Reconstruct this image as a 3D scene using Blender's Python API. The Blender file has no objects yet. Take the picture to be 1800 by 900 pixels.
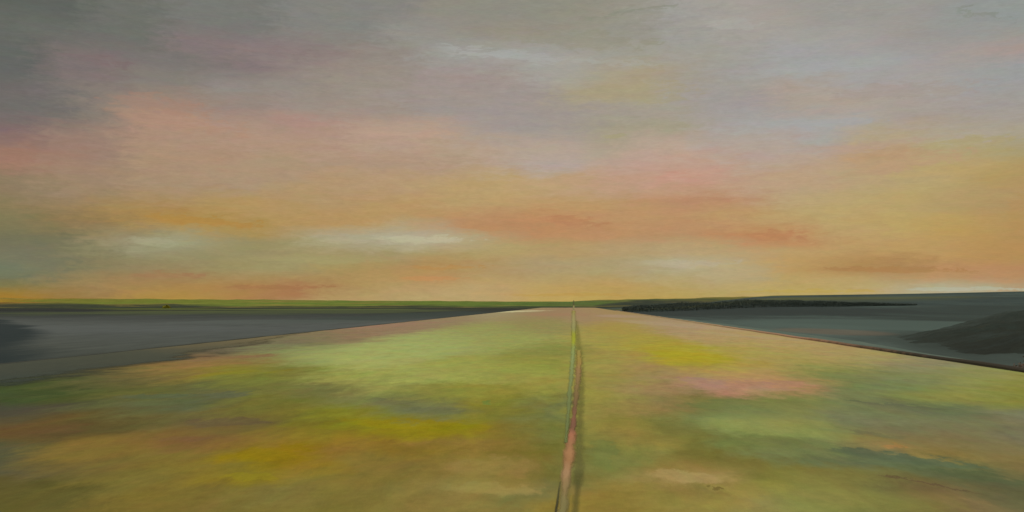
import bpy, bmesh, math, random
from mathutils import Vector, noise as mn
random.seed(7)
R = math.radians
scene = bpy.context.scene
col = scene.collection

# ---------------------------------------------------------------- camera
EYE = 1.5
cam_data = bpy.data.cameras.new('camera')
cam_data.sensor_width = 36.0
cam_data.lens = 35.0
cam_data.clip_start = 0.1
cam_data.clip_end = 6000.0
cam = bpy.data.objects.new('camera', cam_data)
cam.location = (0, 0, EYE)
cam.rotation_euler = (math.pi / 2 + math.atan(85 / 1750), 0, math.atan(108 / 1750))
col.objects.link(cam)
scene.camera = cam

# ---------------------------------------------------------------- light
SUN_EL, SUN_AZ = 22.0, -150.0        # degrees; azimuth clockwise from the road's heading (+Y): a veiled sun behind the viewer's left shoulder
sun_data = bpy.data.lights.new('sun', 'SUN')
sun_data.energy = 1.0
sun_data.angle = R(14)
sun_data.color = (1.0, 0.93, 0.84)
sun = bpy.data.objects.new('sun', sun_data)
sun.location = (0, 0, 50)
_d = Vector((math.sin(R(SUN_AZ)) * math.cos(R(SUN_EL)), math.cos(R(SUN_AZ)) * math.cos(R(SUN_EL)), math.sin(R(SUN_EL))))
sun.rotation_euler = _d.to_track_quat('Z', 'Y').to_euler()
col.objects.link(sun)
scene.view_settings.view_transform = 'Standard'
scene.view_settings.look = 'None'
scene.view_settings.exposure = 0.0
scene.view_settings.gamma = 1.0
scene.view_settings.use_curve_mapping = False
SKY_STRENGTH = 0.1
ZENITH = 1.25        # radiance of the bright cloud deck overhead
LIGHT = (1.015, 0.96, 0.99)   # what a white ground sends back, measured: turns seen colours into base colours

def lin(v):
    v /= 255.0
    return v / 12.92 if v <= 0.04045 else ((v + 0.055) / 1.055) ** 2.4

def triples(s):
    """Flat list of seen red, green, blue values to linear colours."""
    return [tuple(lin(v) for v in s[i:i + 3]) for i in range(0, len(s), 3)]

SKY_AZ = (-32, 26)  # degrees from the road's heading
SKY_BANDS = [
    (0.3, (163, 124, 47, 162, 123, 49, 151, 119, 67, 153, 123, 75, 170, 137, 70, 172, 138, 69, 170, 135, 74, 167, 126, 78, 169, 129, 86, 176, 149, 98, 177, 150, 100, 179, 154, 105, 184, 158, 109, 184, 159, 110, 186, 158, 107, 188, 160, 93, 188, 160, 90, 185, 157, 88, 183, 156, 87, 181, 156, 91, 181, 157, 95, 183, 161, 101, 184, 163, 100, 184, 163, 100, 182, 162, 112, 177, 164, 127, 176, 170, 140, 176, 169, 138, 175, 152, 116, 175, 152, 116)),
    (0.6, (153, 122, 54, 153, 122, 56, 150, 121, 71, 156, 127, 81, 168, 135, 76, 170, 137, 73, 169, 133, 77, 167, 127, 78, 166, 121, 81, 173, 142, 94, 176, 150, 99, 179, 154, 105, 183, 158, 109, 184, 159, 110, 186, 158, 107, 186, 157, 96, 186, 156, 91, 184, 155, 90, 183, 155, 90, 181, 157, 94, 181, 159, 99, 183, 161, 102, 184, 162, 100, 184, 162, 101, 183, 162, 111, 177, 164, 126, 177, 170, 138, 175, 166, 134, 175, 151, 114, 175, 151, 114)),
    (1, (123, 117, 77, 127, 119, 77, 147, 126, 82, 157, 130, 85, 163, 132, 82, 167, 134, 79, 168, 132, 79, 167, 128, 79, 166, 121, 81, 168, 133, 87, 172, 145, 93, 178, 151, 101, 182, 153, 104, 183, 158, 109, 186, 158, 107, 185, 156, 100, 183, 153, 93, 183, 154, 93, 182, 155, 94, 181, 158, 101, 181, 161, 110, 182, 161, 108, 183, 160, 100, 184, 161, 103, 184, 161, 110, 178, 162, 122, 177, 167, 134, 176, 160, 126, 175, 149, 112, 175, 149, 111)),
    (1.4, (112, 118, 90, 115, 118, 90, 135, 124, 88, 152, 129, 86, 158, 128, 86, 158, 127, 86, 162, 136, 88, 165, 137, 89, 166, 132, 87, 167, 138, 88, 172, 143, 91, 178, 146, 94, 181, 144, 94, 179, 149, 100, 179, 153, 104, 179, 155, 105, 179, 154, 102, 180, 154, 100, 178, 158, 109, 179, 160, 112, 180, 163, 121, 180, 163, 120, 183, 159, 102, 183, 158, 104, 181, 155, 105, 177, 147, 103, 182, 144, 101, 181, 141, 100, 179, 137, 96, 179, 137, 96)),
    (1.9, (113, 120, 96, 115, 120, 96, 124, 121, 91, 136, 127, 92, 145, 130, 93, 152, 132, 93, 153, 140, 96, 159, 144, 99, 161, 146, 101, 166, 145, 94, 170, 142, 91, 174, 142, 91, 177, 141, 90, 176, 147, 98, 173, 149, 103, 172, 151, 109, 174, 155, 110, 171, 155, 112, 172, 159, 120, 176, 164, 128, 180, 164, 125, 181, 163, 121, 184, 152, 99, 177, 140, 88, 171, 134, 86, 168, 131, 86, 182, 139, 94, 182, 139, 97, 179, 135, 93, 179, 135, 93)),
    (2.4, (120, 117, 94, 120, 118, 95, 122, 119, 91, 136, 127, 92, 144, 134, 97, 149, 138, 100, 151, 139, 98, 154, 144, 102, 158, 147, 105, 164, 148, 98, 166, 146, 97, 168, 143, 95, 173, 141, 89, 173, 144, 94, 172, 148, 104, 171, 151, 111, 172, 153, 112, 171, 154, 112, 174, 158, 120, 178, 166, 134, 180, 165, 131, 182, 159, 114, 185, 152, 99, 181, 147, 95, 174, 137, 87, 171, 134, 87, 184, 148, 95, 180, 141, 89, 179, 140, 88, 179, 140, 88)),
    (2.9, (117, 114, 91, 118, 115, 91, 121, 117, 89, 136, 131, 99, 151, 146, 113, 150, 145, 110, 151, 142, 102, 151, 140, 99, 157, 144, 102, 161, 147, 104, 162, 148, 106, 163, 149, 108, 171, 151, 103, 172, 151, 102, 176, 153, 104, 176, 152, 105, 178, 151, 104, 177, 152, 110, 177, 154, 113, 179, 158, 118, 181, 157, 115, 183, 156, 112, 186, 155, 106, 185, 153, 102, 184, 150, 98, 184, 150, 96, 184, 150, 96, 180, 142, 89, 179, 140, 88, 179, 140, 88)),
    (3.4, (117, 114, 86, 116, 113, 86, 116, 114, 86, 147, 136, 101, 154, 148, 117, 158, 155, 123, 155, 146, 107, 152, 140, 98, 159, 147, 106, 167, 156, 121, 169, 159, 127, 174, 165, 137, 176, 164, 132, 175, 160, 119, 176, 156, 107, 177, 152, 103, 178, 150, 103, 177, 151, 108, 177, 153, 111, 179, 155, 113, 181, 155, 112, 184, 144, 101, 184, 136, 93, 185, 148, 100, 185, 154, 103, 185, 152, 100, 184, 151, 95, 181, 146, 90, 177, 142, 91, 177, 142, 91)),
    (3.9, (126, 117, 84, 126, 117, 84, 129, 117, 84, 145, 127, 90, 149, 136, 101, 161, 151, 114, 167, 142, 90, 167, 140, 86, 168, 151, 109, 171, 161, 131, 173, 164, 136, 176, 168, 143, 177, 167, 138, 176, 162, 125, 180, 147, 107, 183, 138, 97, 184, 140, 98, 184, 142, 101, 184, 143, 101, 182, 145, 104, 185, 137, 96, 186, 133, 91, 185, 135, 92, 185, 154, 105, 185, 156, 106, 185, 159, 101, 185, 153, 91, 181, 148, 91, 177, 143, 91, 177, 143, 91)),
    (4.5, (128, 120, 84, 129, 120, 84, 140, 119, 80, 147, 123, 81, 166, 135, 81, 171, 138, 77, 171, 139, 78, 170, 140, 83, 176, 144, 92, 179, 147, 96, 179, 147, 97, 178, 158, 120, 180, 153, 118, 184, 140, 99, 184, 136, 96, 186, 135, 95, 186, 136, 96, 185, 141, 100, 184, 142, 101, 184, 141, 101, 184, 144, 102, 185, 149, 102, 185, 153, 104, 184, 158, 107, 185, 159, 104, 184, 160, 100, 185, 157, 96, 180, 148, 93, 175, 143, 94, 174, 143, 96)),
    (5.1, (134, 121, 87, 140, 123, 88, 146, 124, 90, 161, 132, 84, 167, 135, 82, 170, 136, 80, 173, 141, 86, 176, 146, 95, 177, 146, 96, 179, 146, 96, 180, 147, 97, 181, 148, 99, 182, 146, 99, 184, 141, 99, 184, 140, 99, 186, 140, 97, 186, 141, 98, 185, 144, 101, 185, 146, 103, 184, 143, 102, 185, 149, 103, 185, 152, 103, 184, 157, 108, 184, 161, 110, 184, 160, 108, 183, 160, 106, 177, 153, 104, 175, 147, 100, 174, 144, 97, 174, 144, 97)),
    (5.8, (140, 122, 94, 142, 124, 96, 154, 132, 105, 155, 132, 101, 166, 139, 101, 168, 141, 105, 175, 146, 95, 176, 146, 96, 175, 146, 103, 175, 146, 105, 179, 148, 102, 181, 148, 100, 182, 151, 104, 183, 154, 107, 185, 154, 106, 185, 152, 104, 185, 151, 104, 185, 150, 104, 184, 144, 104, 183, 139, 105, 183, 139, 106, 184, 146, 112, 184, 161, 121, 183, 161, 117, 183, 161, 110, 183, 160, 107, 179, 155, 106, 176, 151, 104, 174, 146, 99, 175, 147, 99)),
    (6.5, (141, 122, 95, 143, 124, 97, 155, 132, 106, 157, 133, 108, 167, 142, 114, 167, 142, 114, 168, 143, 115, 171, 146, 117, 175, 147, 107, 177, 148, 110, 178, 149, 113, 181, 152, 115, 182, 154, 108, 183, 155, 108, 186, 158, 111, 186, 157, 115, 186, 156, 120, 186, 154, 124, 187, 152, 125, 187, 149, 120, 186, 150, 121, 186, 156, 129, 185, 158, 126, 184, 158, 124, 181, 158, 120, 181, 160, 114, 181, 160, 113, 176, 150, 97, 175, 148, 96, 175, 148, 96)),
    (7.2, (160, 122, 104, 160, 123, 104, 159, 131, 109, 159, 132, 110, 165, 138, 113, 168, 142, 115, 171, 146, 118, 171, 146, 118, 171, 146, 118, 178, 148, 113, 179, 151, 116, 180, 152, 117, 180, 152, 116, 183, 154, 109, 186, 158, 112, 186, 157, 120, 186, 156, 121, 187, 153, 127, 190, 152, 130, 193, 152, 132, 193, 153, 132, 185, 156, 129, 184, 157, 127, 182, 158, 127, 181, 158, 122, 181, 158, 114, 184, 160, 109, 182, 157, 105, 175, 149, 97, 176, 150, 98)),
    (8, (146, 117, 104, 152, 120, 104, 155, 124, 107, 155, 129, 113, 170, 142, 116, 171, 142, 116, 171, 142, 116, 171, 146, 118, 171, 146, 119, 173, 146, 122, 173, 146, 122, 173, 146, 122, 174, 148, 124, 178, 154, 129, 178, 158, 140, 177, 162, 151, 178, 162, 150, 185, 159, 141, 187, 158, 140, 190, 157, 137, 189, 157, 137, 179, 160, 145, 180, 160, 144, 183, 158, 135, 183, 151, 116, 182, 151, 116, 179, 160, 118, 172, 158, 116, 166, 154, 118, 166, 154, 118)),
    (9, (124, 107, 104, 127, 106, 105, 148, 124, 111, 154, 129, 113, 169, 141, 119, 171, 142, 120, 172, 144, 122, 175, 146, 124, 175, 146, 124, 176, 148, 126, 179, 153, 132, 179, 153, 133, 179, 155, 131, 179, 157, 135, 179, 159, 140, 179, 160, 143, 178, 160, 144, 170, 157, 136, 182, 161, 143, 185, 162, 146, 175, 160, 149, 175, 160, 149, 175, 160, 149, 166, 163, 157, 177, 160, 131, 177, 160, 130, 172, 161, 136, 170, 160, 142, 167, 157, 139, 164, 155, 145)),
    (10, (112, 108, 104, 112, 108, 104, 114, 110, 105, 138, 126, 115, 168, 138, 119, 170, 139, 120, 168, 141, 124, 169, 142, 125, 170, 141, 126, 171, 141, 127, 179, 152, 133, 180, 154, 135, 180, 154, 136, 168, 153, 141, 161, 150, 143, 158, 149, 144, 160, 151, 140, 163, 155, 132, 163, 155, 132, 163, 155, 133, 167, 159, 150, 166, 163, 158, 166, 163, 158, 166, 163, 158, 167, 162, 156, 166, 154, 144, 165, 154, 144, 162, 153, 145, 161, 154, 147, 159, 155, 151)),
    (11, (110, 105, 102, 112, 106, 103, 120, 114, 109, 137, 126, 115, 147, 129, 116, 156, 133, 118, 152, 134, 123, 151, 134, 123, 158, 141, 130, 158, 142, 131, 157, 142, 131, 157, 143, 132, 157, 148, 141, 158, 148, 142, 158, 148, 143, 159, 150, 142, 159, 150, 141, 161, 152, 140, 163, 155, 141, 163, 155, 141, 160, 153, 149, 160, 153, 150, 167, 155, 145, 171, 157, 143, 171, 157, 143, 167, 157, 147, 164, 157, 150, 158, 156, 152, 158, 156, 152, 157, 156, 153)),
    (12, (100, 102, 97, 101, 102, 98, 123, 113, 110, 129, 117, 113, 134, 126, 118, 134, 126, 118, 145, 137, 129, 145, 137, 129, 146, 138, 129, 151, 140, 129, 154, 143, 133, 156, 146, 137, 157, 146, 138, 159, 146, 139, 158, 147, 140, 158, 147, 141, 166, 155, 129, 167, 156, 128, 167, 155, 128, 161, 154, 144, 160, 154, 147, 160, 154, 146, 171, 156, 143, 168, 158, 148, 163, 159, 155, 164, 158, 154, 163, 158, 154, 156, 156, 153, 154, 156, 154, 154, 156, 154)),
    (13, (102, 103, 98, 100, 102, 97, 123, 112, 109, 126, 112, 110, 123, 116, 112, 122, 118, 112, 126, 118, 114, 132, 119, 117, 144, 131, 124, 151, 140, 129, 151, 140, 129, 152, 141, 131, 159, 145, 139, 159, 145, 139, 159, 146, 139, 163, 159, 150, 164, 160, 148, 167, 156, 133, 167, 155, 128, 164, 155, 137, 160, 154, 146, 161, 158, 153, 161, 160, 158, 160, 160, 158, 160, 160, 158, 160, 159, 157, 161, 155, 150, 165, 152, 145, 167, 150, 143, 167, 150, 143)),
    (14.2, (101, 103, 96, 105, 107, 100, 105, 107, 101, 110, 111, 104, 110, 111, 104, 131, 117, 116, 132, 118, 117, 136, 122, 120, 138, 124, 121, 140, 126, 121, 145, 135, 126, 146, 138, 128, 152, 151, 144, 157, 157, 151, 159, 159, 152, 160, 160, 153, 163, 159, 150, 158, 155, 143, 158, 155, 143, 159, 156, 146, 160, 156, 147, 160, 157, 149, 162, 160, 157, 162, 160, 156, 163, 158, 153, 157, 150, 144, 151, 150, 145, 149, 150, 145, 146, 150, 146, 146, 150, 146)),
    (15.4, (96, 99, 92, 96, 99, 92, 96, 99, 93, 110, 111, 104, 110, 111, 104, 120, 120, 114, 120, 120, 114, 120, 120, 114, 131, 130, 124, 132, 131, 124, 132, 131, 125, 148, 145, 137, 147, 143, 134, 147, 141, 130, 149, 141, 129, 149, 141, 129, 148, 144, 129, 150, 147, 134, 150, 147, 135, 157, 154, 147, 160, 156, 149, 164, 158, 150, 164, 157, 147, 155, 152, 145, 155, 152, 145, 155, 152, 145, 150, 150, 145, 146, 150, 146, 146, 150, 146, 146, 150, 146)),
    (16.6, (96, 99, 92, 96, 99, 92, 96, 99, 92, 109, 110, 103, 112, 113, 106, 120, 120, 114, 120, 120, 114, 120, 120, 114, 131, 130, 124, 132, 131, 124, 132, 131, 124, 134, 132, 125, 143, 138, 128, 142, 139, 127, 142, 140, 127, 142, 140, 127, 146, 143, 128, 148, 144, 129, 152, 149, 138, 158, 155, 149, 163, 158, 150, 164, 158, 150, 157, 153, 146, 155, 152, 145, 155, 152, 145, 155, 152, 145, 153, 151, 145, 147, 150, 146, 146, 150, 146, 146, 150, 146)),
    (17.8, (96, 99, 92, 96, 99, 92, 96, 99, 92, 109, 110, 103, 112, 113, 106, 120, 120, 114, 120, 120, 114, 120, 120, 114, 131, 130, 124, 132, 131, 124, 132, 131, 124, 133, 131, 125, 142, 140, 127, 142, 140, 127, 142, 140, 127, 142, 140, 127, 142, 140, 127, 147, 144, 129, 153, 149, 138, 157, 153, 145, 162, 157, 149, 163, 158, 150, 157, 153, 146, 155, 152, 145, 155, 152, 145, 155, 152, 145, 153, 152, 145, 147, 150, 146, 146, 150, 146, 146, 150, 146)),
]
ROAD_BANDS = [  # distance along the road, first and last x, colours across
    (6.73, -4.11, 3.28, (102, 90, 45, 102, 90, 44, 103, 91, 45, 108, 94, 45, 114, 99, 47, 119, 103, 47, 121, 105, 48, 123, 107, 50, 125, 109, 52, 125, 110, 52, 125, 110, 53, 125, 110, 54, 127, 111, 55, 129, 113, 57, 131, 115, 58, 133, 117, 58, 135, 118, 58, 137, 120, 57, 137, 120, 59, 139, 123, 62, 141, 125, 66, 139, 125, 68, 138, 125, 70, 135, 123, 69, 131, 120, 68, 127, 116, 67, 124, 112, 67, 122, 109, 67, 120, 107, 67, 118, 106, 67, 118, 106, 67)),
    (7.09, -4.33, 3.45, (94, 84, 42, 94, 84, 42, 94, 84, 42, 94, 84, 42, 118, 101, 46, 120, 102, 46, 120, 102, 46, 122, 106, 50, 126, 112, 56, 126, 112, 56, 120, 106, 50, 121, 107, 52, 124, 110, 56, 130, 113, 59, 136, 116, 62, 132, 116, 60, 140, 120, 54, 140, 120, 54, 135, 118, 54, 142, 126, 64, 146, 130, 68, 143, 130, 73, 140, 130, 76, 139, 129, 74, 134, 124, 68, 126, 116, 64, 126, 116, 64, 122, 106, 70, 122, 106, 70, 122, 106, 70, 121, 106, 70)),
    (7.39, -4.51, 3.60, (94, 84, 42, 94, 84, 42, 94, 84, 42, 94, 84, 42, 120, 102, 46, 120, 102, 46, 120, 102, 46, 122, 106, 50, 126, 112, 56, 126, 112, 56, 120, 106, 50, 121, 107, 52, 124, 110, 56, 134, 115, 61, 136, 116, 62, 119, 113, 62, 135, 118, 56, 140, 120, 54, 135, 118, 54, 142, 126, 64, 146, 130, 68, 149, 132, 72, 140, 130, 76, 136, 126, 71, 134, 124, 68, 126, 116, 64, 126, 116, 64, 122, 106, 70, 122, 106, 70, 101, 96, 64, 99, 95, 64)),
    (7.72, -4.71, 3.76, (94, 84, 42, 94, 84, 42, 94, 84, 42, 100, 89, 44, 120, 104, 50, 120, 102, 46, 120, 102, 46, 123, 107, 49, 126, 112, 56, 126, 112, 55, 121, 107, 50, 121, 107, 52, 124, 110, 56, 136, 116, 62, 136, 116, 62, 120, 114, 63, 116, 112, 62, 138, 119, 55, 137, 120, 56, 141, 124, 62, 134, 115, 61, 144, 129, 67, 142, 130, 68, 135, 125, 69, 134, 124, 68, 124, 114, 64, 123, 109, 65, 124, 106, 68, 103, 97, 65, 94, 92, 62, 94, 92, 62)),
    (8.08, -4.93, 3.93, (92, 84, 46, 92, 84, 45, 95, 85, 43, 120, 104, 50, 120, 104, 50, 120, 104, 50, 127, 108, 44, 134, 114, 34, 134, 114, 35, 128, 112, 52, 128, 112, 52, 125, 109, 51, 124, 106, 50, 136, 116, 62, 142, 122, 66, 139, 121, 65, 117, 112, 62, 124, 115, 60, 142, 124, 62, 143, 124, 64, 137, 116, 65, 140, 122, 66, 140, 128, 63, 130, 120, 64, 129, 119, 64, 109, 101, 60, 106, 93, 60, 114, 99, 64, 94, 92, 62, 94, 92, 62, 94, 92, 62)),
    (8.47, -5.17, 4.12, (84, 82, 58, 84, 82, 58, 101, 90, 52, 109, 95, 50, 120, 104, 50, 121, 105, 49, 126, 108, 46, 130, 111, 40, 134, 114, 34, 134, 112, 44, 134, 112, 44, 124, 106, 50, 124, 106, 50, 129, 109, 51, 139, 117, 60, 126, 112, 56, 112, 104, 48, 114, 108, 52, 133, 122, 66, 152, 128, 78, 157, 134, 80, 152, 132, 78, 118, 108, 54, 128, 118, 62, 124, 116, 63, 112, 106, 61, 107, 99, 60, 91, 93, 62, 90, 92, 62, 94, 94, 62, 95, 94, 62)),
    (8.90, -5.43, 4.33, (84, 82, 58, 84, 82, 58, 101, 90, 52, 108, 94, 50, 119, 100, 49, 124, 106, 48, 126, 108, 46, 126, 108, 45, 134, 112, 21, 140, 112, 36, 140, 112, 36, 128, 106, 48, 125, 106, 50, 132, 110, 52, 139, 115, 59, 137, 114, 59, 114, 105, 49, 121, 119, 63, 122, 120, 64, 139, 116, 61, 145, 121, 67, 132, 117, 63, 118, 108, 54, 119, 110, 56, 118, 112, 62, 111, 108, 65, 94, 98, 67, 93, 95, 64, 108, 100, 64, 124, 108, 66, 124, 108, 66)),
    (9.38, -5.72, 4.56, (84, 82, 58, 84, 82, 58, 101, 90, 52, 120, 101, 48, 122, 102, 48, 124, 106, 48, 124, 106, 48, 134, 112, 18, 135, 112, 18, 137, 114, 19, 134, 109, 41, 128, 106, 48, 127, 105, 44, 130, 107, 47, 138, 114, 58, 136, 112, 58, 123, 107, 49, 112, 113, 57, 121, 119, 63, 134, 119, 62, 123, 107, 52, 112, 102, 48, 116, 109, 56, 103, 110, 73, 95, 104, 74, 94, 102, 74, 95, 101, 71, 109, 105, 66, 124, 108, 66, 124, 108, 66, 124, 108, 66)),
    (9.91, -6.05, 4.82, (88, 83, 56, 88, 83, 56, 118, 100, 49, 122, 102, 48, 123, 102, 47, 124, 105, 48, 124, 92, 51, 130, 105, 42, 133, 111, 35, 137, 113, 21, 134, 108, 44, 134, 108, 44, 126, 102, 36, 127, 103, 38, 138, 110, 52, 114, 103, 41, 112, 102, 40, 112, 113, 56, 126, 120, 60, 132, 124, 66, 113, 104, 49, 112, 102, 48, 112, 119, 73, 110, 118, 74, 96, 105, 74, 102, 106, 74, 134, 116, 65, 133, 116, 66, 128, 113, 68, 124, 108, 66, 124, 108, 66)),
    (10.50, -6.41, 5.11, (98, 77, 44, 98, 77, 44, 94, 77, 43, 118, 98, 45, 124, 102, 46, 124, 97, 48, 124, 89, 52, 126, 96, 49, 133, 110, 42, 139, 113, 39, 141, 115, 37, 136, 110, 42, 126, 102, 36, 136, 109, 47, 138, 110, 52, 126, 108, 49, 112, 105, 48, 127, 120, 59, 136, 124, 61, 139, 126, 62, 114, 107, 53, 110, 113, 63, 111, 117, 68, 112, 120, 74, 125, 117, 73, 150, 122, 74, 130, 114, 71, 124, 112, 72, 120, 110, 75, 120, 112, 88, 120, 112, 88)),
    (11.17, -6.82, 5.44, (98, 76, 44, 98, 76, 44, 97, 76, 44, 90, 78, 42, 95, 82, 43, 120, 96, 50, 120, 95, 50, 110, 92, 50, 125, 103, 44, 132, 111, 38, 131, 112, 35, 136, 119, 26, 136, 122, 20, 138, 124, 20, 133, 115, 29, 123, 109, 44, 112, 108, 56, 119, 113, 57, 139, 126, 62, 122, 116, 58, 116, 112, 56, 110, 114, 64, 114, 117, 66, 124, 128, 76, 136, 125, 73, 120, 110, 74, 119, 110, 74, 120, 110, 74, 120, 111, 82, 120, 112, 88, 120, 112, 88)),
    (11.93, -7.28, 5.81, (85, 73, 50, 86, 73, 50, 95, 76, 43, 92, 77, 41, 91, 79, 43, 101, 92, 52, 107, 91, 55, 106, 91, 52, 107, 92, 49, 115, 106, 35, 116, 107, 34, 131, 125, 25, 136, 122, 20, 137, 123, 21, 134, 121, 28, 125, 110, 42, 115, 110, 54, 140, 130, 62, 140, 130, 62, 119, 113, 57, 116, 115, 61, 128, 133, 78, 141, 142, 78, 126, 130, 76, 121, 123, 78, 113, 109, 77, 114, 110, 78, 118, 114, 80, 119, 113, 82, 120, 112, 88, 120, 112, 88)),
    (12.80, -7.81, 6.23, (74, 70, 56, 74, 70, 56, 79, 72, 51, 92, 76, 40, 98, 92, 53, 100, 92, 52, 103, 92, 53, 106, 99, 49, 109, 102, 45, 113, 105, 42, 123, 119, 35, 130, 126, 27, 123, 121, 41, 115, 114, 64, 126, 119, 45, 114, 114, 56, 110, 112, 62, 137, 128, 62, 134, 124, 60, 126, 116, 58, 117, 123, 74, 126, 133, 79, 138, 140, 79, 136, 136, 78, 116, 116, 82, 116, 116, 83, 116, 116, 84, 117, 114, 80, 118, 115, 82, 118, 120, 92, 118, 120, 92)),
    (13.67, -8.34, 6.66, (74, 70, 56, 74, 70, 56, 74, 70, 55, 91, 91, 55, 92, 92, 56, 94, 94, 60, 91, 95, 65, 106, 101, 48, 110, 106, 46, 113, 107, 42, 122, 118, 36, 124, 121, 42, 108, 111, 74, 109, 113, 74, 125, 119, 47, 124, 117, 46, 111, 115, 64, 137, 132, 63, 143, 126, 68, 138, 116, 70, 116, 117, 68, 118, 122, 75, 119, 123, 76, 123, 125, 73, 116, 120, 82, 111, 115, 79, 104, 108, 78, 102, 107, 77, 118, 119, 90, 118, 120, 92, 118, 120, 92)),
    (14.58, -8.90, 7.10, (64, 74, 42, 64, 74, 42, 73, 79, 42, 78, 82, 45, 92, 92, 56, 92, 95, 61, 90, 95, 65, 101, 100, 54, 110, 106, 46, 110, 106, 46, 119, 116, 60, 117, 115, 67, 109, 111, 71, 115, 117, 69, 130, 122, 41, 125, 117, 45, 112, 115, 64, 138, 133, 63, 144, 126, 69, 142, 116, 74, 113, 112, 63, 114, 117, 69, 118, 122, 70, 124, 126, 72, 116, 120, 81, 107, 111, 77, 106, 111, 75, 105, 110, 74, 124, 123, 73, 125, 123, 70, 125, 123, 70)),
    (15.62, -9.54, 7.61, (64, 74, 42, 64, 74, 42, 71, 78, 42, 74, 80, 42, 96, 95, 49, 98, 96, 48, 95, 96, 60, 95, 96, 60, 110, 106, 47, 112, 108, 59, 114, 111, 62, 123, 122, 69, 120, 118, 65, 131, 127, 58, 137, 133, 55, 125, 118, 46, 126, 125, 65, 146, 138, 66, 146, 135, 68, 141, 120, 76, 121, 112, 62, 116, 115, 65, 117, 121, 67, 124, 126, 72, 117, 120, 78, 111, 115, 75, 124, 128, 72, 129, 127, 68, 129, 126, 62, 130, 125, 54, 130, 125, 54)),
    (16.72, -10.20, 8.14, (65, 75, 42, 65, 75, 42, 70, 78, 42, 80, 83, 46, 93, 92, 48, 98, 96, 48, 95, 96, 59, 101, 101, 57, 112, 112, 52, 112, 108, 60, 114, 110, 61, 141, 139, 76, 133, 129, 67, 131, 127, 58, 138, 134, 56, 136, 132, 55, 146, 138, 66, 146, 138, 66, 147, 131, 76, 149, 124, 83, 137, 116, 75, 169, 124, 101, 155, 126, 87, 157, 128, 86, 114, 120, 77, 114, 121, 78, 128, 130, 73, 134, 132, 72, 130, 127, 63, 130, 126, 55, 130, 125, 55)),
    (17.86, -10.90, 8.69, (68, 77, 42, 69, 77, 42, 70, 78, 42, 86, 86, 48, 90, 87, 50, 100, 94, 51, 98, 99, 58, 112, 112, 52, 112, 112, 52, 113, 109, 60, 122, 119, 65, 142, 140, 76, 141, 139, 75, 132, 128, 59, 138, 134, 56, 139, 135, 59, 147, 137, 66, 147, 135, 68, 146, 132, 75, 150, 126, 83, 168, 126, 105, 175, 127, 104, 183, 132, 100, 161, 128, 88, 115, 121, 75, 111, 119, 80, 122, 126, 77, 136, 134, 75, 135, 131, 65, 134, 130, 62, 134, 130, 61)),
    (19.16, -11.69, 9.33, (70, 78, 42, 70, 78, 42, 74, 80, 43, 87, 86, 49, 99, 90, 55, 112, 97, 56, 126, 108, 54, 115, 113, 51, 114, 114, 52, 119, 119, 55, 145, 145, 76, 146, 146, 76, 154, 154, 82, 154, 154, 82, 149, 149, 75, 146, 145, 70, 148, 137, 66, 148, 136, 66, 147, 134, 71, 156, 131, 88, 165, 130, 97, 174, 132, 98, 179, 134, 95, 148, 128, 82, 117, 123, 76, 114, 121, 80, 119, 123, 82, 138, 134, 80, 136, 132, 72, 134, 130, 62, 134, 130, 62)),
    (20.67, -12.61, 10.00, (74, 80, 44, 73, 80, 43, 83, 84, 47, 95, 89, 53, 103, 92, 56, 119, 100, 56, 132, 109, 56, 128, 119, 45, 121, 117, 50, 116, 116, 52, 146, 146, 76, 147, 147, 77, 154, 154, 82, 153, 153, 80, 150, 149, 75, 146, 145, 70, 145, 143, 69, 148, 136, 66, 149, 135, 69, 157, 131, 88, 162, 133, 90, 170, 138, 88, 173, 137, 90, 127, 127, 73, 120, 125, 76, 118, 123, 80, 127, 127, 85, 134, 132, 82, 138, 134, 79, 135, 131, 65, 134, 130, 64)),
    (22.44, -13.69, 10.00, (89, 88, 50, 89, 88, 50, 93, 89, 51, 100, 90, 56, 108, 95, 56, 123, 102, 57, 135, 108, 60, 129, 116, 48, 128, 119, 47, 117, 116, 52, 128, 128, 62, 156, 158, 89, 156, 156, 86, 153, 153, 81, 150, 150, 76, 147, 146, 71, 145, 144, 69, 140, 137, 64, 150, 139, 70, 156, 132, 80, 157, 132, 82, 164, 140, 72, 168, 141, 79, 166, 137, 85, 131, 131, 72, 131, 130, 74, 123, 124, 84, 131, 128, 90, 130, 129, 87, 138, 134, 80, 136, 132, 73)),
    (24.53, -14.97, 10.00, (96, 92, 52, 96, 92, 52, 100, 93, 54, 104, 93, 56, 114, 98, 56, 128, 104, 58, 136, 107, 63, 135, 105, 65, 132, 109, 59, 129, 114, 62, 137, 140, 85, 157, 159, 92, 158, 160, 92, 157, 159, 90, 150, 150, 76, 150, 150, 76, 145, 143, 69, 139, 137, 63, 147, 139, 68, 151, 139, 71, 156, 134, 78, 160, 144, 48, 160, 144, 52, 167, 142, 74, 158, 142, 82, 148, 138, 78, 150, 139, 83, 141, 131, 92, 136, 128, 96, 135, 128, 95, 136, 132, 82)),
    (27.06, -15.00, 10.00, (103, 96, 55, 108, 97, 57, 113, 99, 58, 124, 103, 58, 128, 103, 64, 121, 98, 68, 121, 99, 68, 129, 106, 64, 130, 125, 77, 137, 140, 87, 142, 146, 90, 158, 160, 92, 157, 160, 92, 153, 156, 93, 150, 150, 76, 148, 147, 73, 139, 137, 64, 137, 135, 63, 142, 136, 67, 154, 139, 72, 158, 138, 73, 165, 148, 43, 163, 148, 43, 161, 145, 56, 164, 146, 82, 160, 143, 82, 160, 141, 87, 158, 142, 88, 153, 139, 90, 136, 128, 96, 136, 128, 96)),
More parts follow.
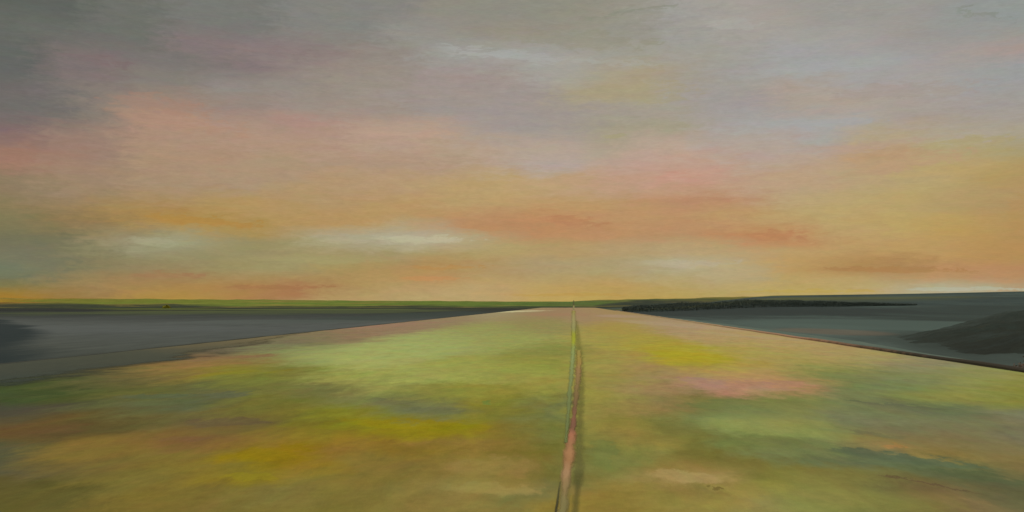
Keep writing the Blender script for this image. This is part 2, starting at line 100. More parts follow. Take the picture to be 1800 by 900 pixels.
    (30.17, -15.00, 10.00, (114, 101, 61, 116, 102, 63, 98, 89, 70, 97, 88, 70, 97, 89, 70, 104, 93, 73, 117, 110, 78, 126, 129, 84, 136, 140, 87, 142, 146, 90, 147, 151, 92, 152, 156, 96, 152, 156, 96, 152, 156, 96, 150, 152, 92, 146, 146, 81, 134, 132, 66, 132, 130, 66, 132, 130, 66, 154, 137, 72, 159, 140, 69, 163, 147, 47, 165, 149, 43, 164, 148, 57, 164, 146, 77, 164, 146, 82, 163, 143, 85, 164, 140, 93, 162, 141, 92, 158, 142, 89, 144, 133, 93)),
    (34.09, -15.00, 10.00, (97, 89, 70, 96, 88, 70, 97, 89, 70, 103, 93, 73, 110, 101, 77, 117, 115, 82, 119, 117, 82, 133, 135, 86, 140, 143, 89, 150, 153, 95, 152, 156, 96, 152, 156, 96, 152, 156, 96, 150, 153, 93, 150, 151, 91, 148, 148, 84, 143, 143, 79, 132, 131, 67, 135, 131, 67, 155, 141, 73, 160, 143, 65, 162, 145, 55, 163, 146, 51, 164, 147, 51, 164, 146, 76, 165, 146, 79, 167, 145, 88, 167, 144, 92, 164, 140, 94, 164, 140, 94, 163, 140, 93)),
    (38.60, -15.00, 10.00, (98, 90, 71, 105, 94, 75, 110, 101, 78, 113, 106, 80, 113, 105, 80, 116, 108, 81, 123, 112, 82, 128, 112, 84, 139, 121, 88, 152, 155, 96, 152, 156, 96, 152, 156, 96, 151, 154, 94, 150, 152, 92, 149, 149, 86, 148, 148, 84, 148, 148, 84, 142, 140, 76, 153, 141, 75, 157, 142, 74, 158, 142, 70, 160, 143, 64, 162, 144, 57, 163, 144, 60, 167, 143, 94, 167, 144, 90, 167, 144, 90, 168, 144, 93, 168, 144, 94, 167, 143, 94, 164, 140, 94)),
    (44.49, -15.00, 10.00, (112, 104, 80, 112, 104, 80, 115, 106, 81, 121, 111, 82, 124, 112, 82, 130, 112, 84, 136, 112, 86, 138, 113, 86, 148, 144, 94, 152, 155, 96, 152, 155, 95, 151, 154, 94, 150, 152, 92, 149, 149, 89, 148, 148, 84, 148, 148, 84, 148, 148, 84, 150, 146, 82, 156, 142, 76, 156, 142, 75, 158, 142, 72, 159, 142, 68, 160, 142, 65, 163, 142, 72, 168, 142, 97, 168, 142, 98, 168, 142, 98, 168, 142, 98, 168, 143, 96, 168, 144, 95, 168, 144, 94)),
    (52.50, -15.00, 10.00, (122, 112, 82, 124, 112, 82, 129, 112, 84, 135, 112, 85, 137, 112, 86, 138, 112, 87, 141, 116, 91, 143, 119, 92, 146, 130, 93, 150, 147, 94, 149, 149, 91, 147, 145, 87, 146, 144, 86, 146, 144, 86, 146, 145, 85, 145, 141, 84, 143, 134, 82, 143, 133, 82, 151, 138, 78, 157, 141, 74, 159, 140, 72, 160, 139, 71, 160, 139, 72, 161, 138, 84, 164, 138, 102, 165, 139, 102, 167, 141, 99, 168, 142, 98, 168, 142, 98, 168, 142, 98, 168, 142, 98)),
    (62.50, -15.00, 10.00, (137, 112, 86, 138, 112, 86, 139, 113, 88, 142, 116, 91, 142, 116, 92, 142, 116, 92, 142, 116, 92, 142, 117, 92, 143, 128, 90, 145, 139, 87, 146, 143, 86, 146, 144, 86, 146, 144, 86, 145, 142, 85, 143, 134, 83, 142, 132, 82, 142, 132, 82, 142, 132, 82, 144, 132, 82, 157, 136, 75, 160, 138, 73, 160, 138, 72, 160, 138, 73, 160, 138, 78, 161, 137, 92, 163, 138, 103, 164, 138, 104, 164, 138, 104, 165, 139, 102, 167, 141, 100, 168, 142, 98)),
    (75.00, -15.00, 10.00, (142, 116, 92, 142, 116, 92, 142, 116, 92, 142, 116, 92, 142, 116, 92, 142, 119, 92, 142, 122, 92, 142, 124, 91, 143, 128, 90, 144, 135, 89, 146, 139, 88, 146, 139, 87, 145, 135, 86, 143, 132, 84, 142, 132, 83, 142, 132, 82, 142, 132, 82, 143, 132, 83, 147, 131, 86, 155, 131, 89, 158, 134, 83, 159, 136, 77, 160, 137, 76, 160, 137, 80, 160, 137, 89, 160, 137, 99, 161, 137, 104, 162, 137, 104, 163, 138, 104, 164, 138, 104, 164, 138, 104)),
    (90.52, -15.00, 10.00, (142, 116, 92, 142, 117, 92, 142, 120, 92, 142, 122, 92, 142, 122, 92, 142, 122, 92, 142, 123, 92, 144, 125, 93, 146, 130, 95, 148, 133, 95, 148, 132, 93, 147, 131, 90, 145, 130, 88, 144, 130, 85, 144, 130, 84, 143, 130, 84, 144, 130, 84, 147, 129, 87, 153, 129, 93, 155, 128, 95, 156, 129, 94, 157, 130, 91, 157, 131, 87, 158, 134, 86, 159, 135, 89, 160, 136, 96, 160, 136, 102, 160, 136, 104, 161, 136, 105, 161, 137, 105, 162, 137, 105)),
    (109.38, -15.00, 10.00, (142, 122, 92, 142, 122, 92, 142, 122, 92, 143, 123, 93, 144, 125, 94, 146, 129, 98, 150, 133, 101, 151, 135, 100, 150, 134, 98, 149, 132, 95, 148, 131, 93, 147, 129, 91, 147, 128, 89, 147, 127, 88, 147, 126, 88, 148, 126, 89, 149, 126, 90, 152, 126, 93, 154, 127, 95, 156, 128, 95, 156, 128, 95, 156, 128, 94, 156, 129, 92, 156, 130, 90, 156, 130, 89, 157, 131, 90, 158, 133, 93, 159, 134, 99, 159, 135, 102, 160, 136, 105, 160, 136, 105)),
    (131.25, -15.00, 10.00, (143, 124, 94, 145, 127, 96, 148, 131, 100, 151, 135, 103, 152, 137, 104, 152, 137, 103, 151, 136, 101, 150, 134, 99, 149, 132, 96, 149, 131, 94, 148, 129, 92, 148, 127, 91, 148, 125, 91, 149, 124, 91, 149, 123, 91, 150, 123, 92, 151, 124, 92, 153, 125, 94, 154, 127, 95, 155, 128, 95, 156, 128, 95, 156, 128, 94, 156, 129, 93, 156, 129, 91, 156, 129, 90, 156, 130, 88, 156, 130, 88, 156, 131, 89, 157, 131, 91, 158, 133, 94, 159, 134, 99)),
    (164.06, -15.00, 10.00, (154, 139, 107, 154, 139, 107, 153, 138, 105, 153, 137, 104, 152, 136, 102, 151, 135, 100, 150, 133, 98, 149, 131, 95, 149, 129, 94, 149, 127, 92, 149, 125, 92, 149, 124, 92, 150, 123, 92, 150, 123, 92, 150, 123, 92, 150, 123, 92, 151, 123, 93, 152, 125, 94, 154, 126, 94, 155, 127, 95, 156, 128, 95, 156, 128, 94, 156, 128, 93, 156, 129, 92, 156, 129, 91, 156, 129, 90, 156, 130, 88, 156, 130, 88, 156, 130, 87, 156, 130, 87, 156, 130, 87)),
    (201.92, -15.00, 10.00, (153, 138, 105, 152, 137, 103, 152, 136, 102, 151, 134, 100, 150, 132, 98, 150, 130, 96, 150, 128, 94, 149, 126, 93, 149, 125, 92, 150, 124, 92, 150, 123, 92, 150, 123, 92, 150, 122, 92, 150, 122, 92, 150, 122, 92, 151, 123, 92, 151, 123, 93, 152, 124, 93, 153, 125, 94, 154, 126, 94, 155, 127, 94, 156, 128, 94, 156, 128, 94, 156, 129, 93, 156, 129, 92, 156, 129, 91, 156, 129, 90, 156, 129, 89, 156, 130, 88, 156, 130, 87, 156, 130, 87)),
    (262.50, -15.00, 10.00, (151, 133, 99, 151, 131, 97, 150, 129, 95, 150, 127, 94, 150, 125, 93, 150, 124, 93, 150, 123, 92, 150, 123, 92, 150, 123, 92, 150, 122, 92, 150, 122, 92, 150, 122, 92, 150, 122, 92, 150, 122, 92, 150, 122, 92, 151, 123, 92, 151, 123, 93, 152, 124, 93, 153, 125, 93, 153, 126, 94, 154, 126, 94, 155, 127, 94, 155, 128, 94, 156, 128, 93, 156, 128, 93, 156, 129, 92, 156, 129, 91, 156, 129, 90, 156, 129, 89, 156, 130, 88, 156, 130, 88)),
]
ROAD_PATCHES = [  # x, distance, half width, half length (log), slant, colour, cover
    (3.31, 17.98, 0.719, 0.0616, -0.0400, 168, 127, 102, 0.95),
    (2.50, 18.88, 0.486, 0.0647, -0.0333, 164, 126, 110, 0.80),
    (3.95, 18.36, 0.315, 0.0629, -0.0667, 172, 130, 98, 0.90),
    (3.80, 20.67, 0.709, 0.0630, -0.0667, 170, 140, 88, 0.60),
    (3.10, 28.23, 0.968, 0.1075, -0.0333, 168, 150, 36, 0.70),
    (4.63, 14.66, 0.503, 0.0196, -0.0667, 98, 100, 74, 0.70),
    (3.34, 11.41, 0.261, 0.0174, -0.0800, 106, 104, 74, 0.60),
    (3.18, 10.46, 0.179, 0.0120, -0.0667, 162, 122, 72, 0.80),
    (3.06, 9.69, 0.609, 0.0332, -0.0867, 90, 100, 74, 0.80),
    (3.43, 8.66, 0.446, 0.0330, -0.1000, 86, 92, 62, 0.70),
    (2.89, 8.25, 0.330, 0.0079, -0.1667, 96, 80, 56, 0.80),
    (2.99, 7.56, 0.173, 0.0115, -0.1333, 130, 110, 72, 0.70),
    (0.95, 8.47, 0.290, 0.0355, -0.0333, 162, 138, 86, 0.95),
    (1.23, 7.88, 0.270, 0.0240, -0.0667, 148, 132, 68, 0.60),
    (1.07, 7.93, 0.082, 0.0091, -0.0667, 108, 92, 46, 0.80),
    (2.16, 12.10, 0.622, 0.0645, -0.0333, 140, 143, 80, 0.60),
    (2.10, 14.58, 0.500, 0.0667, -0.0000, 108, 116, 70, 0.50),
    (0.26, 9.83, 0.112, 0.0974, -0.0000, 112, 118, 64, 0.60),
    (-5.79, 30.88, 2.294, 0.2353, 0.0200, 158, 162, 96, 0.60),
    (-1.97, 13.60, 0.350, 0.0311, -0.0667, 106, 108, 74, 0.50),
    (-2.78, 14.83, 0.339, 0.0282, -0.0667, 108, 106, 70, 0.60),
    (-2.13, 12.10, 0.760, 0.0415, -0.0333, 138, 126, 14, 0.75),
    (-1.06, 11.77, 0.202, 0.0359, -0.0667, 136, 122, 20, 0.60),
    (-2.74, 11.77, 0.404, 0.0359, -0.0000, 126, 119, 27, 0.60),
    (-2.96, 9.62, 0.330, 0.0513, -0.0000, 138, 116, 14, 0.70),
    (-2.74, 8.28, 0.284, 0.0189, -0.0333, 144, 126, 30, 0.60),
    (-4.24, 10.63, 0.243, 0.0202, -0.0667, 122, 92, 58, 0.60),
    (-5.99, 11.41, 0.326, 0.0348, -0.0667, 100, 78, 46, 0.50),
    (-4.41, 12.10, 0.415, 0.0369, -0.0000, 98, 84, 58, 0.60),
    (-6.69, 15.44, 0.529, 0.0353, -0.0000, 86, 96, 72, 0.60),
    (-5.64, 15.72, 0.449, 0.0299, -0.0000, 92, 98, 74, 0.50),
    (-8.87, 23.23, 0.929, 0.0442, 0.1000, 140, 108, 64, 0.70),
    (-9.46, 26.79, 0.918, 0.0510, 0.0667, 136, 104, 72, 0.70),
    (-7.18, 20.67, 0.709, 0.0551, 0.0333, 130, 122, 36, 0.60),
    (-0.77, 9.05, 0.362, 0.0759, -0.0000, 146, 122, 66, 0.60),
    (-0.62, 7.88, 0.405, 0.0360, -0.0000, 148, 131, 74, 0.80),
    (-8.89, 16.41, 0.562, 0.0500, -0.0000, 62, 74, 38, 0.60),
    (-0.23, 14.19, 0.162, 0.1351, -0.0000, 108, 114, 72, 0.40),
    (-11.52, 210.00, 5.400, 0.1280, 0.0200, 196, 186, 146, 0.90),
    (-12.95, 69.08, 2.763, 0.1316, 0.0933, 150, 116, 96, 0.60),
    (-2.33, 145.83, 5.833, 0.1667, -0.0000, 156, 120, 92, 0.60),
    (5.50, 125.00, 2.857, 0.1429, -0.0000, 166, 138, 120, 0.60),
    (7.38, 70.95, 4.054, 0.1622, -0.0667, 170, 146, 120, 0.50),
    (7.69, 47.73, 1.636, 0.0909, -0.0800, 172, 150, 112, 0.50),
    (1.37, 16.94, 0.387, 0.0774, -0.0000, 152, 122, 84, 0.50),
    (-1.30, 14.83, 0.102, 0.0113, -0.0000, 90, 130, 60, 0.50),
]
CLOUD_STREAKS = [  # azimuth, elevation, half width, half height (degrees), slant, colour, cover
    (-8.77, 3.71, 2.78, 0.229, -0.00, 188, 180, 148, 0.80),
    (-23.36, 3.36, 1.47, 0.262, -0.05, 164, 162, 128, 0.70),
    (-13.28, 3.61, 1.64, 0.164, -0.00, 178, 170, 138, 0.50),
    (17.14, 1.87, 3.60, 0.164, -0.03, 170, 128, 80, 0.70),
    (11.23, 3.77, 1.64, 0.229, -0.05, 182, 130, 90, 0.60),
    (-4.19, 4.55, 2.78, 0.295, -0.04, 181, 138, 97, 0.70),
    (-0.25, 4.80, 1.64, 0.295, -0.00, 181, 130, 92, 0.70),
    (6.71, 5.83, 1.96, 0.196, -0.00, 182, 136, 104, 0.60),
    (5.76, 7.13, 1.31, 0.262, -0.00, 196, 148, 128, 0.50),
    (-17.49, 13.94, 2.62, 0.196, -0.02, 138, 122, 119, 0.60),
    (-26.67, 12.76, 1.64, 0.229, -0.10, 126, 110, 108, 0.60),
    (2.32, 9.57, 0.52, 0.196, -0.00, 166, 158, 112, 0.40),
    (3.37, 11.95, 3.60, 0.655, -0.00, 168, 156, 122, 0.40),
    (-3.86, 14.15, 4.26, 0.295, -0.08, 168, 168, 162, 0.70),
    (1.75, 13.72, 3.27, 0.196, -0.10, 168, 166, 154, 0.60),
    (13.74, 9.88, 2.95, 0.327, -0.00, 164, 164, 162, 0.60),
    (-0.22, 15.01, 5.24, 0.458, -0.08, 148, 144, 124, 0.50),
    (-21.03, 4.59, 2.95, 0.295, -0.08, 176, 134, 68, 0.70),
    (-22.30, 9.98, 3.93, 0.524, -0.12, 178, 142, 118, 0.50),
    (-23.19, 10.74, 2.62, 0.393, -0.10, 166, 132, 114, 0.50),
    (-30.11, 7.69, 0.98, 0.393, -0.00, 158, 118, 100, 0.30),
    (-17.02, 0.95, 2.62, 0.131, -0.00, 160, 116, 76, 0.60),
    (-22.75, 1.57, 1.96, 0.164, -0.00, 160, 120, 84, 0.60),
    (-7.46, 2.12, 1.96, 0.131, -0.00, 180, 138, 82, 0.70),
    (-8.11, 1.47, 1.96, 0.131, -0.00, 194, 142, 90, 0.60),
    (6.20, 2.29, 2.62, 0.262, -0.00, 184, 172, 142, 0.60),
    (20.76, 0.80, 2.95, 0.098, -0.00, 180, 180, 154, 0.80),
    (13.01, 0.72, 3.93, 0.098, -0.00, 188, 160, 78, 0.50),
    (-29.19, 2.21, 1.64, 0.982, -0.00, 116, 118, 94, 0.25),
    (-14.54, 2.57, 3.93, 0.262, -0.00, 164, 156, 106, 0.40),
    (14.91, 8.37, 5.24, 0.262, 0.12, 180, 156, 140, 0.40),
    (17.81, 7.46, 3.60, 0.327, 0.15, 184, 154, 120, 0.60),
    (21.18, 8.46, 2.62, 0.327, -0.00, 172, 158, 112, 0.50),
    (23.50, 4.67, 0.52, 1.310, -0.00, 180, 140, 84, 0.30),
    (-0.26, 0.55, 3.60, 0.098, -0.00, 186, 150, 76, 0.50),
    (-10.10, 9.69, 2.95, 0.229, -0.02, 188, 160, 138, 0.50),
    (-15.24, 10.22, 2.29, 0.262, -0.05, 172, 138, 126, 0.40),
    (9.03, 15.54, 1.64, 0.327, -0.00, 170, 168, 160, 0.60),
    (14.09, 12.85, 3.93, 0.327, -0.00, 164, 166, 162, 0.50),
    (21.86, 14.92, 1.31, 0.131, -0.40, 132, 136, 122, 0.50),
    (3.73, 16.52, 2.95, 0.131, 0.15, 136, 138, 120, 0.50),
    (17.88, 11.37, 3.93, 0.458, -0.00, 164, 152, 142, 0.50),
]

# ---------------------------------------------------------------- node helpers
class Nodes:
    def __init__(s, nt):
        s.t = nt
    def n(s, kind, **kw):
        x = s.t.nodes.new(kind)
        for k, v in kw.items():
            setattr(x, k, v)
        return x
    def link(s, a, b):
        s.t.links.new(a, b)
    def put(s, sock, v):
        if isinstance(v, bpy.types.NodeSocket):
            s.link(v, sock)
        else:
            sock.default_value = v
    def math(s, op, a, b=0.0, c=None):
        x = s.n('ShaderNodeMath', operation=op)
        s.put(x.inputs[0], a); s.put(x.inputs[1], b)
        if c is not None:
            s.put(x.inputs[2], c)
        return x.outputs[0]
    def vec(s, x, y, z=0.0):
        c = s.n('ShaderNodeCombineXYZ')
        for i, v in enumerate((x, y, z)):
            s.put(c.inputs[i], v)
        return c.outputs[0]
    def noise(s, v, scale, detail=4.0, rough=0.55, dist=0.0, color=False):
        x = s.n('ShaderNodeTexNoise')
        s.link(v, x.inputs['Vector'])
        x.inputs['Scale'].default_value = scale
        x.inputs['Detail'].default_value = detail
        x.inputs['Roughness'].default_value = rough
        x.inputs['Distortion'].default_value = dist
        return x.outputs['Color' if color else 'Fac']
    def fit(s, v, a, b, c=0.0, d=1.0, smooth=False):
        x = s.n('ShaderNodeMapRange', clamp=True)
        if smooth:
            x.interpolation_type = 'SMOOTHSTEP'
        s.put(x.inputs[0], v)
        for i, k in enumerate((a, b, c, d)):
            s.put(x.inputs[i + 1], k)
        return x.outputs[0]
    def mix(s, f, a, b, mode='MIX'):
        x = s.n('ShaderNodeMix', data_type='RGBA', blend_type=mode)
        s.put(x.inputs[0], f); s.put(x.inputs[6], a); s.put(x.inputs[7], b)
        return x.outputs[2]
    def ramp(s, f, stops, interp='LINEAR'):
        x = s.n('ShaderNodeValToRGB')
        x.color_ramp.interpolation = interp
        el = x.color_ramp.elements
        while len(el) < len(stops):
            el.new(0.5)
        for e, (p, c) in zip(el, sorted(stops, key=lambda q: q[0])):
            e.position = p
        for e, (p, c) in zip(el, sorted(stops, key=lambda q: q[0])):
            e.color = (*c, 1.0)
        s.link(f, x.inputs[0])
        return x.outputs[0]
    def bands(s, u, v, rows):
        """Colours that change across (u) inside each band and from band to band along v."""
        out, prev = None, None
        for v0, a, b, cols in rows:
            k = len(cols) - 1
            r = s.ramp(s.fit(u, a, b), [(i / k, c) for i, c in enumerate(cols)])
            out = r if out is None else s.mix(s.fit(v, prev, v0), out, r)
            prev = v0
        return out
    def patches(s, c, u, v, n, rows, div=None):
        """Lay ragged-edged ellipses of another colour over c."""
        for u0, v0, ru, rv, slant, r, g, b, a in rows:
            du = s.math('SUBTRACT', u, u0)
            dv = s.math('SUBTRACT', v, v0)
            if slant:
                dv = s.math('SUBTRACT', dv, s.math('MULTIPLY', du, slant))
            du = s.math('MULTIPLY', du, 1 / ru)
            dv = s.math('MULTIPLY', dv, 1 / rv)
            q = s.math('ADD', s.math('MULTIPLY', du, du), s.math('MULTIPLY_ADD', dv, dv, n))
            k = s.n('ShaderNodeRGB')
            k.outputs[0].default_value = (*[lin(t) / d for t, d in zip((r, g, b), div or (1, 1, 1))], 1)
            c = s.mix(s.fit(q, 1.25, 0.40, 0.0, a, True), c, k.outputs[0])
        return c
    def scale(s, c, f):
        x = s.n('ShaderNodeVectorMath', operation='SCALE')
        s.link(c, x.inputs[0]); s.put(x.inputs['Scale'], f)
        return x.outputs[0]

# ---------------------------------------------------------------- sky
def make_world():
    w = bpy.data.worlds.new('World')
    scene.world = w
    w.use_nodes = True
    w.node_tree.nodes.clear()
    N = Nodes(w.node_tree)
    tc = N.n('ShaderNodeTexCoord')
    sx = N.n('ShaderNodeSeparateXYZ')
    N.link(tc.outputs['Generated'], sx.inputs[0])
    X, Y, Z = sx.outputs
    az = N.math('MULTIPLY', N.math('ARCTAN2', X, Y), 180 / math.pi)
    el = N.math('MULTIPLY', N.math('ARCSINE', Z), 180 / math.pi)
    # clouds lie in long flat streaks: ragged edges from noise stretched along the horizon
    def field(ka, ke, z, detail=6, rough=0.62, dist=0.4):
        return N.noise(N.vec(N.math('MULTIPLY', az, ka), N.math('MULTIPLY', el, ke), z), 1.0, detail, rough, dist)
    n1 = field(0.20, 0.7, 3.0)
    n1b = field(0.33, 1.3, 7.0)
    n2 = field(0.8, 4.0, 11.0, 6, 0.65)
    n3 = field(2.6, 17.0, 23.0, 4, 0.65)
    n4 = field(1.1, 2.4, 31.0, 7, 0.7, 0.8)
    up = N.fit(el, 0.0, 8.0, 0.2, 1.0)
    de = N.math('ADD', N.math('MULTIPLY_ADD', n1b, 1.1, -0.55), N.math('MULTIPLY_ADD', n2, 1.1, -0.55))
    el2 = N.math('ADD', el, N.math('MULTIPLY', de, up))
    az2 = N.math('ADD', az, N.math('ADD', N.math('MULTIPLY_ADD', n4, 3.0, -1.5), N.math('MULTIPLY_ADD', n2, 2.4, -1.2)))
    rows = [(e, SKY_AZ[0], SKY_AZ[1], triples(h)) for e, h in SKY_BANDS]
    c = N.bands(az2, el2, rows)
    rag = N.math('ADD', N.math('MULTIPLY_ADD', n4, 4.0, -2.0), N.math('MULTIPLY_ADD', n2, 2.6, -1.3))
    c = N.patches(c, az2, el2, rag, CLOUD_STREAKS)
    # fine streaks of thinner and thicker cloud
    k = N.math('ADD', N.math('MULTIPLY_ADD', n2, 0.20, 0.90), N.math('ADD', N.math('MULTIPLY_ADD', n3, 0.22, -0.11), N.math('MULTIPLY_ADD', n4, 0.14, -0.07)))
    c = N.scale(c, k)
    tint = N.noise(N.vec(N.math('MULTIPLY', az, 0.5), N.math('MULTIPLY', el, 2.2), 40.0), 1.0, 7, 0.68, 0.4, color=True)
    c = N.mix(0.10, c, N.mix(1.0, c, N.scale(tint, 2.0), 'MULTIPLY'))
    # overhead the deck is thick and bright
    zen = N.n('ShaderNodeRGB'); zen.outputs[0].default_value = (ZENITH * 1.0, ZENITH * 0.97, ZENITH * 0.93, 1)
    c = N.mix(N.fit(el, 20.0, 48.0, smooth=True), c, zen.outputs[0])
    cloud = N.scale(c, 1.0 / SKY_STRENGTH)
    sky = N.n('ShaderNodeTexSky', sky_type='NISHITA')
    sky.sun_disc = False
    sky.sun_elevation = R(SUN_EL)
    sky.sun_rotation = R(SUN_AZ)
    sky.dust_density = 3.0
    veil = N.fit(el, 15.0, 60.0, 0.99, 0.93)
    out = N.mix(veil, sky.outputs[0], cloud)
    bg = N.n('ShaderNodeBackground')
    bg.inputs['Strength'].default_value = SKY_STRENGTH
    N.link(out, bg.inputs['Color'])
    o = N.n('ShaderNodeOutputWorld')
    N.link(bg.outputs[0], o.inputs['Surface'])

make_world()

# ---------------------------------------------------------------- materials
def base(r, g, b):
    """Base colour of a surface that reads as this sRGB under the scene's light."""
    return tuple(min(0.9, lin(v) / k) for v, k in zip((r, g, b), LIGHT))

def new_mat(name, rough=1.0, spec=0.02):
    m = bpy.data.materials.new(name)
    m.use_nodes = True
    nt = m.node_tree
    b = nt.nodes['Principled BSDF']
    b.inputs['Roughness'].default_value = rough
    b.inputs['Specular IOR Level'].default_value = spec
    return m, Nodes(nt), b

def coords(N):
    g = N.n('ShaderNodeNewGeometry')
    s = N.n('ShaderNodeSeparateXYZ')
    N.link(g.outputs['Position'], s.inputs[0])
    return g.outputs['Position'], s.outputs[0], s.outputs[1], s.outputs[2]

def bump(N, b, h, strength, dist):
    x = N.n('ShaderNodeBump')
    x.inputs['Strength'].default_value = strength
    x.inputs['Distance'].default_value = dist
    N.link(h, x.inputs['Height'])
    N.link(x.outputs[0], b.inputs['Normal'])

def mottled(name, a, c, sx=1.0, sy=1.0, scale=1.0, rough=0.9, bmp=0.02, extra=None):
    m, N, b = new_mat(name, rough)
    P, X, Y, Z = coords(N)
    v = N.vec(N.math('MULTIPLY', X, sx), N.math('MULTIPLY', Y, sy), N.math('MULTIPLY', Z, max(sx, sy)))
    n = N.noise(v, scale, 8, 0.6, 0.3)
    stops = [(0.3, base(*a)), (0.7, base(*c))]
    if extra:
        stops.append((0.85, base(*extra)))
    N.link(N.ramp(n, stops), b.inputs['Base Color'])
    if bmp:
        bump(N, b, N.noise(v, scale * 6, 6, 0.6), 0.6, bmp)
    return m

def road_material():
    m, N, b = new_mat('mossy_road', 1.0, 0.03)
    P, X, Y, Z = coords(N)
    ly = N.math('LOGARITHM', N.math('MAXIMUM', Y, 1.0), math.e)
    v = N.vec(X, N.math('MULTIPLY', Y, 0.38), 0.0)
    na = N.noise(v, 0.55, 9, 0.65, 0.3)
    nb = N.noise(v, 0.9, 9, 0.68, 0.4)
    nc = N.noise(v, 3.2, 11, 0.72, 0.3)
    nd = N.noise(v, 1.3, 10, 0.7, 0.3, color=True)
    nf = N.noise(N.vec(X, N.math('MULTIPLY', Y, 0.7), 9.0), 9.0, 9, 0.7, 0.2)
    # patches of moss, lichen and bare sand with ragged edges
    x2 = N.math('ADD', X, N.math('MULTIPLY', N.math('SUBTRACT', nb, 0.5), N.math('MULTIPLY_ADD', Y, 0.06, 0.8)))
    l2 = N.math('ADD', ly, N.math('ADD', N.math('MULTIPLY_ADD', na, 0.12, -0.06), N.math('MULTIPLY_ADD', nc, 0.14, -0.07)))
    rows = [(math.log(d), a, c, [tuple(min(.9, q / k) for q, k in zip(t, LIGHT)) for t in triples(h)]) for d, a, c, h in ROAD_BANDS]
    c = N.bands(x2, l2, rows)
    rag = N.math('ADD', N.math('MULTIPLY_ADD', nc, 3.6, -1.8), N.math('MULTIPLY_ADD', nb, 3.6, -1.8))
    c = N.patches(c, x2, l2, rag, [(q[0], math.log(q[1])) + q[2:] for q in ROAD_PATCHES], LIGHT)
    k = N.math('ADD', N.math('MULTIPLY_ADD', nc, 0.7, 0.66), N.math('ADD', N.math('MULTIPLY_ADD', nf, 0.4, -0.2), N.math('MULTIPLY_ADD', nb, 0.3, -0.15)))
    c = N.scale(c, k)
    c = N.mix(0.26, c, N.mix(1.0, c, N.scale(nd, 2.0), 'MULTIPLY'))
    N.link(c, b.inputs['Base Color'])
    bump(N, b, N.noise(v, 18.0, 8, 0.65), 0.5, 0.02)
    return m

# ---------------------------------------------------------------- mesh helpers
def obj(name, verts, faces, m, parent=None, smooth=False, kind=None):
    me = bpy.data.meshes.new(name)
    me.from_pydata([tuple(v) for v in verts], [], faces)
    me.update()
    if smooth:
        me.polygons.foreach_set('use_smooth', [True] * len(me.polygons))
    if m:
        me.materials.append(m)
    o = bpy.data.objects.new(name, me)
    col.objects.link(o)
    if parent:
        o.parent = parent
    if kind:
        o['kind'] = kind
    return o

def tag(o, label, cat, group=None):
    o['label'] = label
    o['category'] = cat
    if group:
        o['group'] = group
    return o

def empty(name, loc, label, cat, group=None):
    o = bpy.data.objects.new(name, None)
    o.location = loc
    col.objects.link(o)
    return tag(o, label, cat, group)

def grid(name, xs, ys, fz, m, kind=None):
    V = [(x, y, fz(x, y)) for y in ys for x in xs]
    w = len(xs)
    Fs = [(j * w + i, j * w + i + 1, (j + 1) * w + i + 1, (j + 1) * w + i) for j in range(len(ys) - 1) for i in range(w - 1)]
    return obj(name, V, Fs, m, smooth=True, kind=kind)

def sstep(a, b, x):
    t = max(0.0, min(1.0, (x - a) / (b - a)))
    return t * t * (3 - 2 * t)

def lerp_table(T, x):
    if x <= T[0][0]:
        return T[0][1]
    for (a, p), (b, q) in zip(T, T[1:]):
        if x <= b:
            return p + (q - p) * (x - a) / (b - a)
    return T[-1][1]

def frange(a, b, n, power=1.0):
    return [a + (b - a) * (i / (n - 1)) ** power for i in range(n)]

# ---------------------------------------------------------------- land
ROAD_L, ROAD_R, ROAD_END = -14.0, 9.6, 440.0

# ground: one sheet to the horizon
ground_mat = mottled('dark_earth', (52, 56, 50), (70, 76, 66), 0.01, 0.02)
obj('ground', [(-4000, -300, -0.35), (4000, -300, -0.35), (4000, 4000, -0.35), (-4000, 4000, -0.35)], [(0, 1, 2, 3)], ground_mat, kind='structure')

# road: a wide mossy road, faintly cambered
def road_z(x, y):
    return 0.05 - 0.0004 * x * x * 0.3 + 0.015 * mn.noise(Vector((x * 0.5, y * 0.3, 0)))
grid('road', frange(ROAD_L, ROAD_R, 60), frange(-6, ROAD_END, 300, 2.0), road_z, road_material(), kind='structure')

